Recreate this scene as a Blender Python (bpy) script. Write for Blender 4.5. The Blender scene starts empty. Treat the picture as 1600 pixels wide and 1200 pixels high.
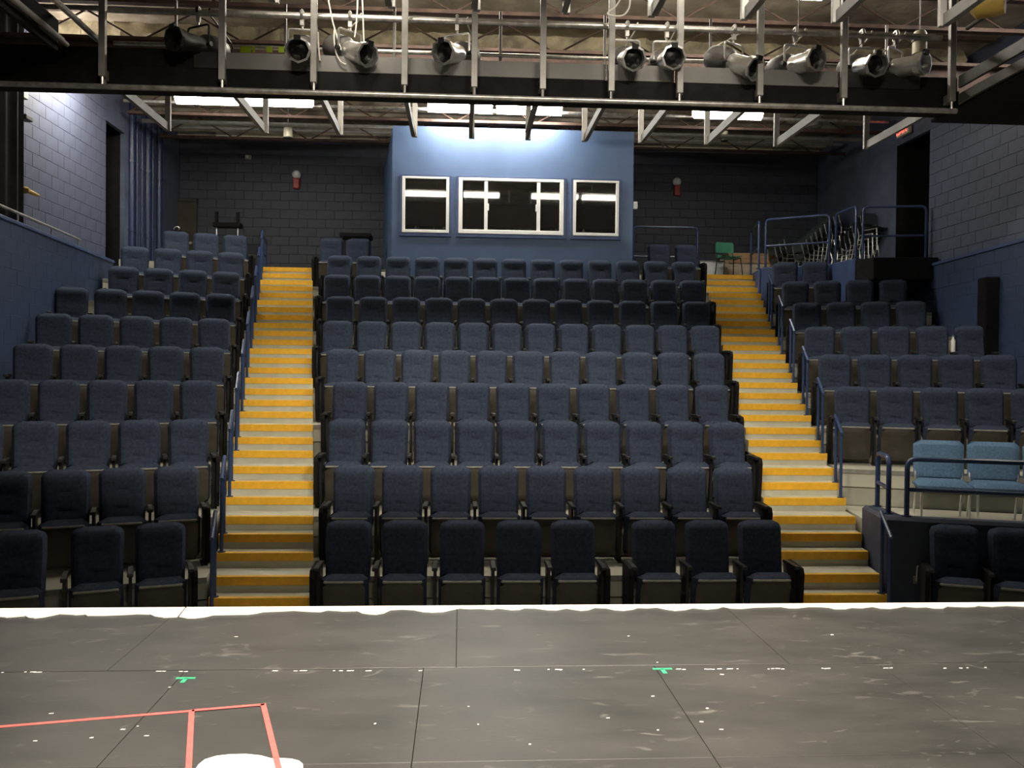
import bpy, bmesh, random
from math import *
from mathutils import Vector, Matrix, noise
random.seed(7)
S = bpy.context.scene
COL = S.collection

# ------------------------------------------------------------------ camera
FPX = 1350.0
CAMZ = 2.52
YAW, PITCH, ROLL = radians(3.4), atan(17.2 / FPX), radians(.57)
cf = Vector((sin(YAW) * cos(PITCH), cos(YAW) * cos(PITCH), -sin(PITCH)))
cr0 = Vector((cos(YAW), -sin(YAW), 0)); cu0 = cr0.cross(cf)
cr = cr0 * cos(ROLL) + cu0 * sin(ROLL); cu = cu0 * cos(ROLL) - cr0 * sin(ROLL)
cam = bpy.data.cameras.new('camera'); camo = bpy.data.objects.new('camera', cam); COL.objects.link(camo)
cam.sensor_width = 36; cam.lens = 36 * FPX / 1600; cam.clip_start = .05; cam.clip_end = 200
m3 = Matrix((cr, cu, -cf)).transposed()
camo.matrix_world = Matrix.Translation((0, 0, CAMZ)) @ m3.to_4x4()
S.camera = camo
# ------------------------------------------------------------------ world, exposure
W = bpy.data.worlds.new('world'); S.world = W; W.use_nodes = True
W.node_tree.nodes['Background'].inputs[0].default_value = (.9, .95, 1, 1)
W.node_tree.nodes['Background'].inputs[1].default_value = 0.0
S.view_settings.view_transform = 'Standard'; S.view_settings.look = 'None'
S.view_settings.gamma = 1; S.view_settings.use_curve_mapping = False
S.view_settings.exposure = 0.12
# ------------------------------------------------------------------ stage work lights (above and behind the photographer)
def lamp(name, loc, target, sx, sy, power, color):
    l = bpy.data.lights.new(name, 'AREA'); l.shape = 'RECTANGLE'; l.size = sx; l.size_y = sy
    l.energy = power; l.color = color
    o = bpy.data.objects.new(name, l); COL.objects.link(o); o.location = loc
    o.rotation_euler = (Vector(target) - Vector(loc)).to_track_quat('-Z', 'Y').to_euler()
    return o
WARM = (1, .90, .74)
STAGE_LIGHTS = [((-.5, 2.9, 6.5), (-.4, 5.4, 0), 1.2, .3, 310, 125),
                ((2.1, 2.9, 6.5), (2.0, 5.4, 0), 1.2, .3, 310, 125),
                ((.3, .8, 6.9), (.3, 3.6, 0), 1.2, .4, 60, 75),
                ((-1.1, 6.45, 7.5), (-1.0, 8.0, 6.15), .9, .2, 17, 42),
                ((1.9, 6.45, 7.5), (1.9, 8.0, 6.15), .9, .2, 12, 42)]
for loc, tg, sx, sy, pw, spr in STAGE_LIGHTS:
    lamp('stage_work_light', loc, tg, sx, sy, pw, WARM).data.spread = radians(spr)
FLUO_TOP = 40.0      # bare tubes of the row over the catwalk
FLUO_SIDE = 95.0     # single fitting high beside the left wall
FLUO_FILL = 75.0    # unseen fill light added to brighten the right wall
FLUO_BOOTH = 62.0    # the pair close to the control booth wall
FLUO = 23.0        # emission of the lit fluorescent diffusers

# ------------------------------------------------------------------ helpers
def ray(x, y): return cf + cr * ((x - 800) / FPX) - cu * ((y - 600) / FPX)
CP = Vector((0, 0, CAMZ))
def PY(x, y, Y): d = ray(x, y); return CP + d * (Y / d.y)
def PZ(x, y, Z): d = ray(x, y); return CP + d * ((Z - CAMZ) / d.z)
def PX(x, y, X): d = ray(x, y); return CP + d * (X / d.x)

class MB:
    def __init__(s): s.v = []; s.f = []
    def add(s, vs, fs):
        n = len(s.v); s.v += [tuple(v) for v in vs]; s.f += [tuple(i + n for i in f) for f in fs]
    def box(s, x0, x1, y0, y1, z0, z1, M=None):
        vs = [Vector(p) for p in ((x0,y0,z0),(x1,y0,z0),(x1,y1,z0),(x0,y1,z0),(x0,y0,z1),(x1,y0,z1),(x1,y1,z1),(x0,y1,z1))]
        if M: vs = [M @ v for v in vs]
        s.add(vs, [(0,3,2,1),(4,5,6,7),(0,1,5,4),(1,2,6,5),(2,3,7,6),(3,0,4,7)])
    def prism(s, poly, z0, z1):
        n = len(poly)
        ar = sum(poly[i][0]*poly[(i+1)%n][1]-poly[(i+1)%n][0]*poly[i][1] for i in range(n))
        if ar < 0: poly = poly[::-1]
        vs = [(p[0],p[1],z0) for p in poly] + [(p[0],p[1],z1) for p in poly]
        fs = [tuple(range(n))[::-1], tuple(range(n, 2*n))] + [(i,(i+1)%n,(i+1)%n+n,i+n) for i in range(n)]
        s.add(vs, fs)
    def tube(s, pts, r, n=8, closed=False):
        pts = [Vector(p) for p in pts]; N = len(pts); rings = []
        t0 = (pts[1]-pts[0]).normalized()
        up = Vector((0,0,1)) if abs(t0.z) < .9 else Vector((1,0,0))
        a = t0.cross(up).normalized()
        for i in range(N):
            if closed: t = (pts[(i+1)%N]-pts[i-1])
            else: t = pts[min(i+1,N-1)]-pts[max(i-1,0)]
            t.normalize()
            a = (a - t*a.dot(t)).normalized(); b = t.cross(a)
            rr = r[i] if isinstance(r,(list,tuple)) else r
            rings.append([pts[i]+a*cos(2*pi*k/n)*rr+b*sin(2*pi*k/n)*rr for k in range(n)])
        vs = [v for R in rings for v in R]; fs = []
        for i in range(N if closed else N-1):
            j = (i+1) % N
            for k in range(n):
                fs.append((i*n+k, i*n+(k+1)%n, j*n+(k+1)%n, j*n+k))
        if not closed:
            fs.append(tuple(range(n))[::-1]); fs.append(tuple((N-1)*n+k for k in range(n)))
        s.add(vs, fs)
    def lathe(s, prof, n=16, M=None, caps=True):      # prof (r, t) along local -Y
        vs = []; fs = []
        for r, t in prof:
            for k in range(n):
                v = Vector((r*cos(2*pi*k/n), t, r*sin(2*pi*k/n)))
                vs.append(M @ v if M else v)
        for i in range(len(prof)-1):
            for k in range(n):
                fs.append((i*n+k, i*n+(k+1)%n, (i+1)*n+(k+1)%n, (i+1)*n+k))
        if caps: fs.append(tuple(range(n))); fs.append(tuple((len(prof)-1)*n+k for k in range(n))[::-1])
        s.add(vs, fs)
    def mesh(s, name, m, smooth=False, bevel=0, fixn=False):
        me = bpy.data.meshes.new(name); me.from_pydata(s.v, [], s.f)
        if bevel or fixn:
            bm = bmesh.new(); bm.from_mesh(me)
            if fixn: bmesh.ops.recalc_face_normals(bm, faces=bm.faces)
            if bevel:
                bmesh.ops.bevel(bm, geom=[e for e in bm.edges if len(e.link_faces)==2 and e.calc_face_angle(0)>.5], offset=bevel, segments=1, affect='EDGES', clamp_overlap=True)
            bm.to_mesh(me); bm.free()
        if smooth:
            me.polygons.foreach_set('use_smooth', [True]*len(me.polygons))
            try: me.set_sharp_from_angle(angle=radians(40))
            except Exception: pass
        me.materials.append(m); me.update()
        return me
    def build(s, name, m, parent=None, **k):
        return obj(name, s.mesh(name, m, **k), parent)
def obj(name, me, parent=None, M=None):
    o = bpy.data.objects.new(name, me); COL.objects.link(o)
    if parent: o.parent = parent
    if M is not None: o.matrix_local = M
    return o
def tag(o, label=None, cat=None, group=None, kind=None):
    if label: o['label'] = label
    if cat: o['category'] = cat
    if group: o['group'] = group
    if kind: o['kind'] = kind
    return o
def thing(name, label, cat, loc=(0,0,0), rz=0, group=None):
    o = bpy.data.objects.new(name, None); COL.objects.link(o); o.empty_display_size = .1
    o.location = loc; o.rotation_euler = (0,0,rz)
    return tag(o, label, cat, group)
def copy_tree(o, parent=None):
    c = o.copy(); COL.objects.link(c)
    if parent: c.parent = parent
    for ch in o.children: copy_tree(ch, c)
    return c
def fillet(pts, r, n=4):
    pts = [Vector(p) for p in pts]; out = [pts[0]]
    for i in range(1, len(pts)-1):
        a, b, c = pts[i-1], pts[i], pts[i+1]
        u = (a-b); v = (c-b); rr = min(r, u.length*.45, v.length*.45)
        p = b+u.normalized()*rr; q = b+v.normalized()*rr
        for k in range(n+1):
            t = k/n; out.append(p*(1-t)**2 + b*2*t*(1-t) + q*t*t)
    out.append(pts[-1]); return out

# ------------------------------------------------------------------ materials
def mat(name, col, rough=.6, metal=0, var=.12, scale=6, bump=0, bscale=None, col2=None, emit=None, estr=0, spec=.5, detail=4, stretch=None):
    m = bpy.data.materials.new(name); m.use_nodes = True; nt = m.node_tree; N = nt.nodes; L = nt.links
    b = N['Principled BSDF']; b.inputs['Roughness'].default_value = rough; b.inputs['Metallic'].default_value = metal
    b.inputs['Specular IOR Level'].default_value = spec
    tc = N.new('ShaderNodeTexCoord'); mp = N.new('ShaderNodeMapping'); L.new(tc.outputs['Object'], mp.inputs[0])
    if stretch: mp.inputs['Scale'].default_value = stretch
    n = N.new('ShaderNodeTexNoise'); n.inputs['Scale'].default_value = scale; n.inputs['Detail'].default_value = detail
    L.new(mp.outputs[0], n.inputs[0])
    mx = N.new('ShaderNodeMix'); mx.data_type = 'RGBA'
    c2 = col2 or tuple(max(0, c*(1-2*var)) for c in col)
    c1 = col if col2 else tuple(min(1, c*(1+var)) for c in col)
    mx.inputs[6].default_value = (*c1, 1); mx.inputs[7].default_value = (*c2, 1)
    rp = N.new('ShaderNodeMapRange'); rp.inputs[1].default_value = .3; rp.inputs[2].default_value = .7
    L.new(n.outputs[0], rp.inputs[0]); L.new(rp.outputs[0], mx.inputs[0])
    L.new(mx.outputs[2], b.inputs['Base Color'])
    if bump:
        n2 = N.new('ShaderNodeTexNoise'); n2.inputs['Scale'].default_value = bscale or scale*8; n2.inputs['Detail'].default_value = 3
        L.new(mp.outputs[0], n2.inputs[0])
        bp = N.new('ShaderNodeBump'); bp.inputs['Strength'].default_value = bump; bp.inputs['Distance'].default_value = .01
        L.new(n2.outputs[0], bp.inputs['Height']); L.new(bp.outputs[0], b.inputs['Normal'])
    if emit:
        b.inputs['Emission Color'].default_value = (*emit, 1); b.inputs['Emission Strength'].default_value = estr
    return m
M = {}
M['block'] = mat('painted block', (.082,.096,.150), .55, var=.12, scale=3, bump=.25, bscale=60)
M['booth'] = mat('booth paint', (.080,.132,.25), .5, var=.05, scale=2, bump=.05, bscale=120)
M['blue_paint'] = mat('deep blue paint', (.045,.075,.18), .5, var=.12, scale=4, bump=.1, bscale=80)
M['navy'] = mat('navy enamel', (.02,.035,.095), .35, var=.1, scale=8)
M['kerb'] = mat('kerb paint', (.045,.058,.100), .6, var=.1, scale=5)
M['rail'] = mat('blue rail enamel', (.03,.055,.14), .3, var=.1, scale=10)
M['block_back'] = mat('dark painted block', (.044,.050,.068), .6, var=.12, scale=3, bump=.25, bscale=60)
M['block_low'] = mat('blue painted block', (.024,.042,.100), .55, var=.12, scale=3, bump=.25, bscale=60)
M['fabric'] = mat('navy seat fabric', (.043,.056,.090), .95, var=.14, scale=30, bump=.5, bscale=420, spec=.15)
M['fabric_dark'] = mat('navy seat fabric front', (.030,.042,.085), .95, var=.14, scale=30, bump=.5, bscale=420, spec=.15)
M['shell'] = mat('dark shell plastic', (.035,.032,.028), .5, var=.1, scale=10)
M['pan'] = mat('brown pan plastic', (.052,.045,.034), .45, var=.14, scale=7)
M['trim'] = mat('grey pan edge', (.26,.255,.23), .45, var=.1, scale=20)
M['black'] = mat('black steel', (.012,.011,.011), .45, var=.2, scale=9)
M['blackm'] = mat('black matte', (.010,.0095,.010), .85, var=.2, scale=9, spec=.2)
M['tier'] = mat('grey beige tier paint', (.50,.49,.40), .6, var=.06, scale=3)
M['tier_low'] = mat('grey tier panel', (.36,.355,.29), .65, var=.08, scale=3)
M['step'] = mat('grey step paint', (.55,.54,.43), .65, var=.08, scale=4, bump=.05)
M['yellow'] = mat('yellow nosing', (.90,.49,.035), .5, var=.06, scale=12)
M['white'] = mat('white paint', (.86,.86,.82), .5, var=.02, scale=4)
M['whiteframe'] = mat('white window frame', (.85,.85,.83), .4, var=.02, scale=4)
M['catwalk'] = mat('grey galvanised steel', (.33,.32,.305), .5, metal=.3, var=.12, scale=7)
M['board'] = mat('grey toe board', (.17,.166,.158), .55, var=.1, scale=3)
M['pipe'] = mat('worn steel pipe', (.55,.53,.50), .35, metal=.7, var=.2, scale=14)
M['chrome'] = mat('bright aluminium', (.90,.89,.87), .30, metal=.92, var=.08, scale=10)
M['lens'] = mat('dark lens glass', (.004,.004,.004), .35, spec=.25)
M['rust'] = mat('red oxide joist', (.085,.048,.036), .7, var=.25, scale=6)
M['darksteel'] = mat('dark steel and shaded steel', (.07,.064,.06), .55, var=.12, scale=7)  # dark lamp housings; on the side catwalk it stands in for shade
M['foam'] = mat('sprayed insulation', (.62,.54,.36), .95, col2=(.26,.22,.16), scale=4.5, bump=.6, bscale=30, spec=.1)
M['deck'] = mat('sprayed roof deck', (.50,.44,.35), .95, col2=(.17,.14,.11), scale=1.9, bump=1.0, bscale=9, spec=.1)
M['cream'] = mat('cream enamel', (.72,.67,.52), .5, var=.05)
M['cable'] = mat('white cable', (.75,.72,.66), .5, var=.05)
M['tubelit'] = mat('lit fluorescent diffuser', (.9,.9,.88), .4, var=.01, emit=(1,.95,.84), estr=FLUO)
M['tubebooth'] = mat('lit diffuser by the booth', (.9,.9,.88), .4, var=.01, emit=(1,.95,.84), estr=FLUO_BOOTH)
M['tuberight'] = mat('added fill tube', (.9,.9,.88), .4, var=.01, emit=(1,.93,.82), estr=FLUO_FILL)
M['tubetop'] = mat('lit bare tube', (.9,.9,.88), .4, var=.01, emit=(1,.93,.80), estr=FLUO_TOP)
M['tubeside'] = mat('lit side tube', (.9,.9,.88), .4, var=.01, emit=(1,.93,.82), estr=FLUO_SIDE)
M['lightblue'] = mat('light blue upholstery', (.105,.185,.29), .9, var=.12, scale=40, bump=.4, bscale=420, spec=.15)
M['brown'] = mat('dark brown door', (.045,.03,.018), .5, var=.2, scale=4)
M['wood'] = mat('tan wood', (.50,.32,.16), .5, var=.15, scale=2.5, stretch=(1,1,9))
M['woodlight'] = mat('pale wood', (.62,.50,.36), .5, var=.1, scale=2.5, stretch=(1,1,9))
M['green'] = mat('green plastic', (.06,.30,.19), .45, var=.06)
M['greyplastic'] = mat('grey chair plastic', (.055,.07,.075), .4, var=.1)
M['board_white'] = mat('whiteboard', (.80,.82,.82), .3, var=.02)
M['yellow_green'] = mat('hi vis tape', (.55,.80,.02), .6, var=.08, emit=None)
M['red'] = mat('alarm red', (.35,.02,.015), .4, var=.05)
M['exit_red'] = mat('lit exit letters', (.8,.03,.02), .4, var=.01, emit=(1,.10,.07), estr=2.2)
M['redtape'] = mat('red floor tape', (.62,.11,.10), .6, var=.08, scale=20)
M['greentape'] = mat('green floor tape', (.03,.42,.19), .6, var=.08, scale=20)
M['soft'] = mat('yellow can gel', (.45,.30,.06), .5)
M['curtain'] = mat('black drape', (.009,.0085,.010), .95, var=.2, spec=.1)
def glass():
    m = bpy.data.materials.new('window glass'); m.use_nodes = True; b = m.node_tree.nodes['Principled BSDF']
    b.inputs['Base Color'].default_value = (.012,.012,.011,1); b.inputs['Roughness'].default_value = .03
    b.inputs['Specular IOR Level'].default_value = .9; b.inputs['Coat Weight'].default_value = 1; b.inputs['Coat Roughness'].default_value = .02
    b.inputs['Alpha'].default_value = .72
    return m
M['glass'] = glass()
def stagefloor():
    m = bpy.data.materials.new('black stage floor'); m.use_nodes = True; nt = m.node_tree; N = nt.nodes; L = nt.links
    b = N['Principled BSDF']
    g = N.new('ShaderNodeNewGeometry'); mp = N.new('ShaderNodeMapping'); L.new(g.outputs['Position'], mp.inputs[0])
    mp.inputs['Scale'].default_value = (1, 2.2, 1)
    n1 = N.new('ShaderNodeTexNoise'); n1.inputs['Scale'].default_value = 1.1; n1.inputs['Detail'].default_value = 6; n1.inputs['Roughness'].default_value = .65
    n2 = N.new('ShaderNodeTexNoise'); n2.inputs['Scale'].default_value = 5.5; n2.inputs['Detail'].default_value = 8; n2.inputs['Distortion'].default_value = 1.2
    L.new(mp.outputs[0], n1.inputs[0]); L.new(mp.outputs[0], n2.inputs[0])
    r1 = N.new('ShaderNodeValToRGB'); r1.color_ramp.elements[0].position = .3; r1.color_ramp.elements[1].position = .75
    r1.color_ramp.elements[0].color = (.024,.0235,.022,1); r1.color_ramp.elements[1].color = (.050,.049,.046,1)
    L.new(n1.outputs[0], r1.inputs[0])
    r2 = N.new('ShaderNodeValToRGB'); r2.color_ramp.elements[0].position = .62; r2.color_ramp.elements[1].position = .82
    r2.color_ramp.elements[0].color = (0,0,0,1); r2.color_ramp.elements[1].color = (1,1,1,1)
    L.new(n2.outputs[0], r2.inputs[0])
    mx = N.new('ShaderNodeMix'); mx.data_type = 'RGBA'; L.new(r2.outputs[0], mx.inputs[0]); L.new(r1.outputs[0], mx.inputs[6])
    mx.inputs[7].default_value = (.13,.127,.118,1)
    L.new(mx.outputs[2], b.inputs['Base Color'])
    mr = N.new('ShaderNodeMapRange'); mr.inputs[3].default_value = .36; mr.inputs[4].default_value = .50
    L.new(n1.outputs[0], mr.inputs[0]); L.new(mr.outputs[0], b.inputs['Roughness'])
    b.inputs['Specular IOR Level'].default_value = .38
    bp = N.new('ShaderNodeBump'); bp.inputs['Strength'].default_value = .08; bp.inputs['Distance'].default_value = .01
    L.new(n2.outputs[0], bp.inputs['Height']); L.new(bp.outputs[0], b.inputs['Normal'])
    return m
M['stage'] = stagefloor()
M['groove'] = mat('dark joint', (.035,.034,.032), .9, var=.1)

# ------------------------------------------------------------------ theatre geometry
X0, Y0, DD, RR = .965, 7.85, .914, .452
SR = RR/3                       # one stair riser
TH = radians(20)
def inn(Y): return 2.385 + .1736*(Y-8.56)
def outr(Y): return inn(Y) + 1.015
def nose(k): return Y0 + DD*k
def lowwall(sg, Y): return X0 + sg*(6.80 + .085*(Y-11))       # X of the flared lower side walls
WX = {-1: -6.25, 1: 8.18}
YB = 19.6                       # back wall
ZC = 7.75                       # roof deck
Z10 = RR*10
def sideA(sg, Y): return Vector((X0 + sg*outr(Y), Y))
def sided(sg): return Vector((sg*cos(TH), -sin(TH)))
def side_end(sg, Y):            # where a side-row line starting at aisle depth Y meets the lower wall
    A = sideA(sg, Y); d = sided(sg)
    # both lines in plan, solved for s
    s = (X0 + sg*(6.745+.085*(A.y-11)) - A.x) / (d.x - sg*.085*d.y)
    return A + d*s

# ---- floor and room shell
fl = MB(); fl.box(WX[-1]-.5, WX[1]+.5, 5.9, YB+.3, -.12, 0); tag(fl.build('floor', M['tier_low']), kind='structure')
# roof deck with ribs running across the room
cb = MB(); y = 14.6; prof = [(2.0, ZC)]
while y < YB+.2:
    prof += [(y, ZC), (y+.20, ZC), (y+.23, ZC-.06), (y+.33, ZC-.06), (y+.36, ZC)]; y += .36
xa, xb = -7.2, 9.2
vs = []; fs = []
for (yy, zz) in prof: vs += [(xa, yy, zz), (xb, yy, zz)]
for i in range(len(prof)-1): fs.append((2*i, 2*i+1, 2*i+3, 2*i+2))
cb.add(vs, fs); cb.box(xa, xb, 1.5, YB+.3, ZC+.02, ZC+.12)
tag(cb.build('ceiling', M['deck']), kind='structure')
sc = MB(); sc.box(-9, 11, -7, 1.5, 8.6, 8.7); tag(sc.build('ceiling_stage', M['blackm']), kind='structure')
sw = MB(); sw.box(-9, 11, -7.2, -7, -.1, 8.7); tag(sw.build('wall_stage', M['curtain']), kind='structure')
for sg in (-1, 1):
    b_ = MB(); xw = X0 + sg*9.6
    b_.box(min(xw, xw+sg*.15), max(xw, xw+sg*.15), -7, 6, -.1, 8.7)
    tag(b_.build('wall_stage_side', M['curtain']), kind='structure'); b_ = MB()
    b_.box(min(xw, WX[sg]+sg*.3), max(xw, WX[sg]+sg*.3), 5.9, 6.05, -.1, 8.7)
    tag(b_.build('wall_return', M['curtain']), kind='structure')

# concrete blocks, one shared mesh
BLOCKS = {}
def block_mesh(m):
    if m not in BLOCKS:
        bb = MB(); bb.box(0, .396, 0, .03, 0, .196); BLOCKS[m] = bb.mesh('block', M[m], bevel=.003)
    return BLOCKS[m]
def blocks(parent, org, ud, nrm, u0, u1, z0, z1, mt='block', skip=None, limit=300):
    """running bond of blocks laid on a wall face; org = face point at u=0, ud along the wall, nrm out of it"""
    ud = Vector(ud).normalized(); nrm = Vector(nrm).normalized()
    c = 0; row = 0; z = z0
    while z < z1-.05:
        u = u0 - (.2 if row % 2 else 0)
        while u < u1-.02:
            a = max(u, u0); e = min(u+.396, u1)
            if e-a > .05 and c < limit and not (skip and skip(a, e, z)):
                R = Matrix((ud, -nrm, Vector((0,0,1)))).transposed().to_4x4()
                p = Vector(org) + ud*a + Vector((0,0,z)) + nrm*(.0035+random.uniform(-.0015,.002))
                hz = min(.196, z1-z-.006)/.196
                obj('block', block_mesh(mt), parent, Matrix.Translation(p) @ R @ Matrix.Diagonal(((e-a)/.396, 1, hz, 1)))
                c += 1
            u += .4
        z += .2; row += 1
    return c

# left side wall, upper part (stops at the opening at Y 15.6)
OPL = (15.6, 16.5); OPR = (14.75, 15.95)
w = MB(); x = WX[-1]
w.box(x-.10, x-.02, 6, OPL[0], 0, ZC+.1); w.box(x-.10, x-.02, OPL[0], OPL[1], 6.9, ZC+.1); w.box(x-.10, x-.02, OPL[1], YB, 0, ZC+.1)
wl = w.build('wall_left', M['block']); tag(wl, kind='structure')
blocks(wl, (x, 12.0, 0), (0,1,0), (1,0,0), 0, OPL[0]-12.0, 4.46, 7.4)
w = MB(); w.box(x-1.0, x-.9, OPL[0]-.1, OPL[1]+.1, 4.3, 7.2); w.box(x-.9, x-.105, OPL[0]-.1, OPL[1]+.1, 4.3, 4.5)
for yy in (OPL[0]-.06, OPL[1]+.01): w.box(x-.9, x-.03, yy, yy+.05, 4.5, 6.95)
tag(w.build('wall_left_passage', M['blackm']), kind='structure')  # reveals and passage coloured black in place of the shade inside
# right side wall with its doorway
w = MB(); x = WX[1]
w.box(x+.02, x+.10, 6, OPR[0], 0, ZC+.1); w.box(x+.02, x+.10, OPR[0], OPR[1], 6.88, ZC+.1); w.box(x+.02, x+.10, OPR[1], YB, 0, ZC+.1)
w.box(x+.02, x+.10, OPR[0], OPR[1], 0, Z10-.02)
wr = w.build('wall_right', M['block']); tag(wr, kind='structure')
blocks(wr, (x, OPR[0], 0), (0,-1,0), (-1,0,0), 0, 3.6, 4.46, 7.5)
w = MB(); w.box(x+.9, x+1.0, OPR[0]-.1, OPR[1]+.1, 4.3, 7.2); w.box(x+.105, x+.9, OPR[0]-.1, OPR[1]+.1, 4.3, Z10-.03)
for yy in (OPR[0]-.04, OPR[1]-.012): w.box(x+.022, x+.9, yy, yy+.052, Z10-.02, 6.92)
tag(w.build('wall_right_passage', M['blackm']), kind='structure')  # black jambs and box stand in for the unlit doorway
# lower flared side walls
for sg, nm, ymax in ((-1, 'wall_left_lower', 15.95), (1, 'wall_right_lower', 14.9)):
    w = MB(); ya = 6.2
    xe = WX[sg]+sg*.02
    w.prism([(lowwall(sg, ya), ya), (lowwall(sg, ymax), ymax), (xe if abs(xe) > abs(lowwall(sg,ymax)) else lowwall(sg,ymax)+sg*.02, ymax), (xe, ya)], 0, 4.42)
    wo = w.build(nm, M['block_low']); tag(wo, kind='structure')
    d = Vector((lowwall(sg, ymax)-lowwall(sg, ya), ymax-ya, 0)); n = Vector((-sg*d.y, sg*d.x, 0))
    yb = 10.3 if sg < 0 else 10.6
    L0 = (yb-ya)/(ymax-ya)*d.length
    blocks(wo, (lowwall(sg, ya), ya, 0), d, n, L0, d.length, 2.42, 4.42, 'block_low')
    # ledge cap
    t = MB(); t.prism([(lowwall(sg, ya)-sg*.03, ya), (lowwall(sg, ymax)-sg*.03, ymax), (lowwall(sg, ymax)+sg*.07, ymax), (lowwall(sg, ya)+sg*.07, ya)], 4.42, 4.47)
    tag(t.build('trim_ledge', M['blue_paint'], bevel=.008), kind='structure')
# back wall either side of the booth
BXL, BXR, BY = -1.31, 3.24, 16.3
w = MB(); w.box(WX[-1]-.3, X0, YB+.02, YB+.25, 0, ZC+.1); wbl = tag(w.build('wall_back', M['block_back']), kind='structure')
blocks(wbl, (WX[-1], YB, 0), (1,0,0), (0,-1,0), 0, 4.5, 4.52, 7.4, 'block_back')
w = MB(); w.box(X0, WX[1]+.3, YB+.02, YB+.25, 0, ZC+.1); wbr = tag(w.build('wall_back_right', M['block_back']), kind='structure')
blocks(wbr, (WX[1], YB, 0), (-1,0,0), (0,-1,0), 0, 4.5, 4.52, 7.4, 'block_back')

# ---- control booth with three windows
WIN = [(628,702,277,362), (716,881,281,366), (895,967,284,368)]
wr_ = []
for (a,b_,t,bt) in WIN:
    p, q = PY(a, bt, BY), PY(b_, t, BY); wr_.append((p.x, q.x, p.z, q.z))
zlo = sum(v[2] for v in wr_)/3; zhi = sum(v[3] for v in wr_)/3
bo = MB(); zt = 7.12
bo.box(BXL, BXR, BY, BY+.12, 3.4, zlo); bo.box(BXL, BXR, BY, BY+.12, zhi, zt)
xs = [BXL] + [v for r in wr_ for v in r[:2]] + [BXR]
for i in range(0, 8, 2): bo.box(xs[i], xs[i+1], BY, BY+.12, zlo, zhi)
bo.prism([(BXL, BY+.1), (BXL-.45, YB), (BXL-.33, YB), (BXL+.12, BY+.1)], 3.4, zt)
bo.prism([(BXR, BY+.1), (BXR+.45, YB), (BXR+.33, YB), (BXR-.12, BY+.1)], 3.4, zt)
bo.prism([(BXL, BY+.02), (BXR, BY+.02), (BXR+.4, YB-.02), (BXL-.4, YB-.02)], zt-.1, zt-.01)
tag(bo.build('wall_booth', M['booth']), kind='structure')
bi = MB(); bi.box(BXL+.05, BXR-.05, BY+1.6, BY+1.7, 3.6, 7.0); 
tag(bi.build('wall_booth_inside', M['brown']), kind='structure')
bi = MB(); bi.box(BXL+.1, BXR-.1, BY+.15, BY+1.58, 4.4, 4.499); tag(bi.build('floor_booth', M['brown']), kind='structure')
# a desk and monitors inside, seen dimly through the glass
dk = thing('control_desk', 'brown control desk inside the booth behind the middle window', 'desk', (X0, BY+.75, 4.5))
m_ = MB(); m_.box(-1.9, 1.9, -.3, .3, .70, .74); m_.build('desk_top', M['wood'], dk, bevel=.005)
for sx in (-1.8, 0, 1.8):
    m_ = MB(); m_.box(sx-.03, sx+.03, -.28, .28, 0, .70); m_.build('desk_leg', M['brown'], dk)
for i, (x0, x1, z0, z1) in enumerate(wr_):
    z0, z1 = zlo, zhi
    wo = bpy.data.objects.new('window_%d' % (i+1), None); COL.objects.link(wo); wo.location = (x0, BY, z0); tag(wo, kind='structure')
    Wd, H = x1-x0, z1-z0; f = .055 if i != 1 else .075
    fr = MB()
    fr.box(0, Wd, -.035, .06, 0, f); fr.box(0, Wd, -.035, .06, H-f*.7, H); fr.box(0, f, -.035, .06, f, H-f*.7); fr.box(Wd-f, Wd, -.035, .06, f, H-f*.7)
    fr.build('window_frame', M['whiteframe'], wo, bevel=.004)
    cs = MB(); t = .05
    cs.box(-t, Wd+t, -.03, .02, -t*1.4, -.003); cs.box(-t, Wd+t, -.03, .02, H+.003, H+t*.7); cs.box(-t, -.003, -.03, .02, -.003, H+.003); cs.box(Wd+.003, Wd+t, -.03, .02, -.003, H+.003)
    cs.build('casing', M['blue_paint'], wo, bevel=.004)
    if i == 1:
        cuts = [f, Wd*.255, Wd*.755, Wd-f]
        for c in (Wd*.26, Wd*.76):
            mu = MB(); mu.box(c-.032, c+.032, -.03, .05, f, H-f*.7); mo = mu.build('mullion', M['whiteframe'], wo, bevel=.004)
            lt = MB(); s_ = 1 if c < Wd/2 else -1
            lt.box(c+s_*.032, c+s_*.055, -.04, -.01, H*.42, H*.54); lt.build('latch', M['whiteframe'], wo, bevel=.003)
        for j in range(3):
            g = MB(); g.box(cuts[j]+.02, cuts[j+1]-.0, .012+.012*(j%2), .018+.012*(j%2), f-.01, H-f*.6); g.build('pane', M['glass'], wo)
    else:
        g = MB(); g.box(f-.01, Wd-f+.01, .012, .018, f-.01, H-f*.6); g.build('pane', M['glass'], wo)

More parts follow.
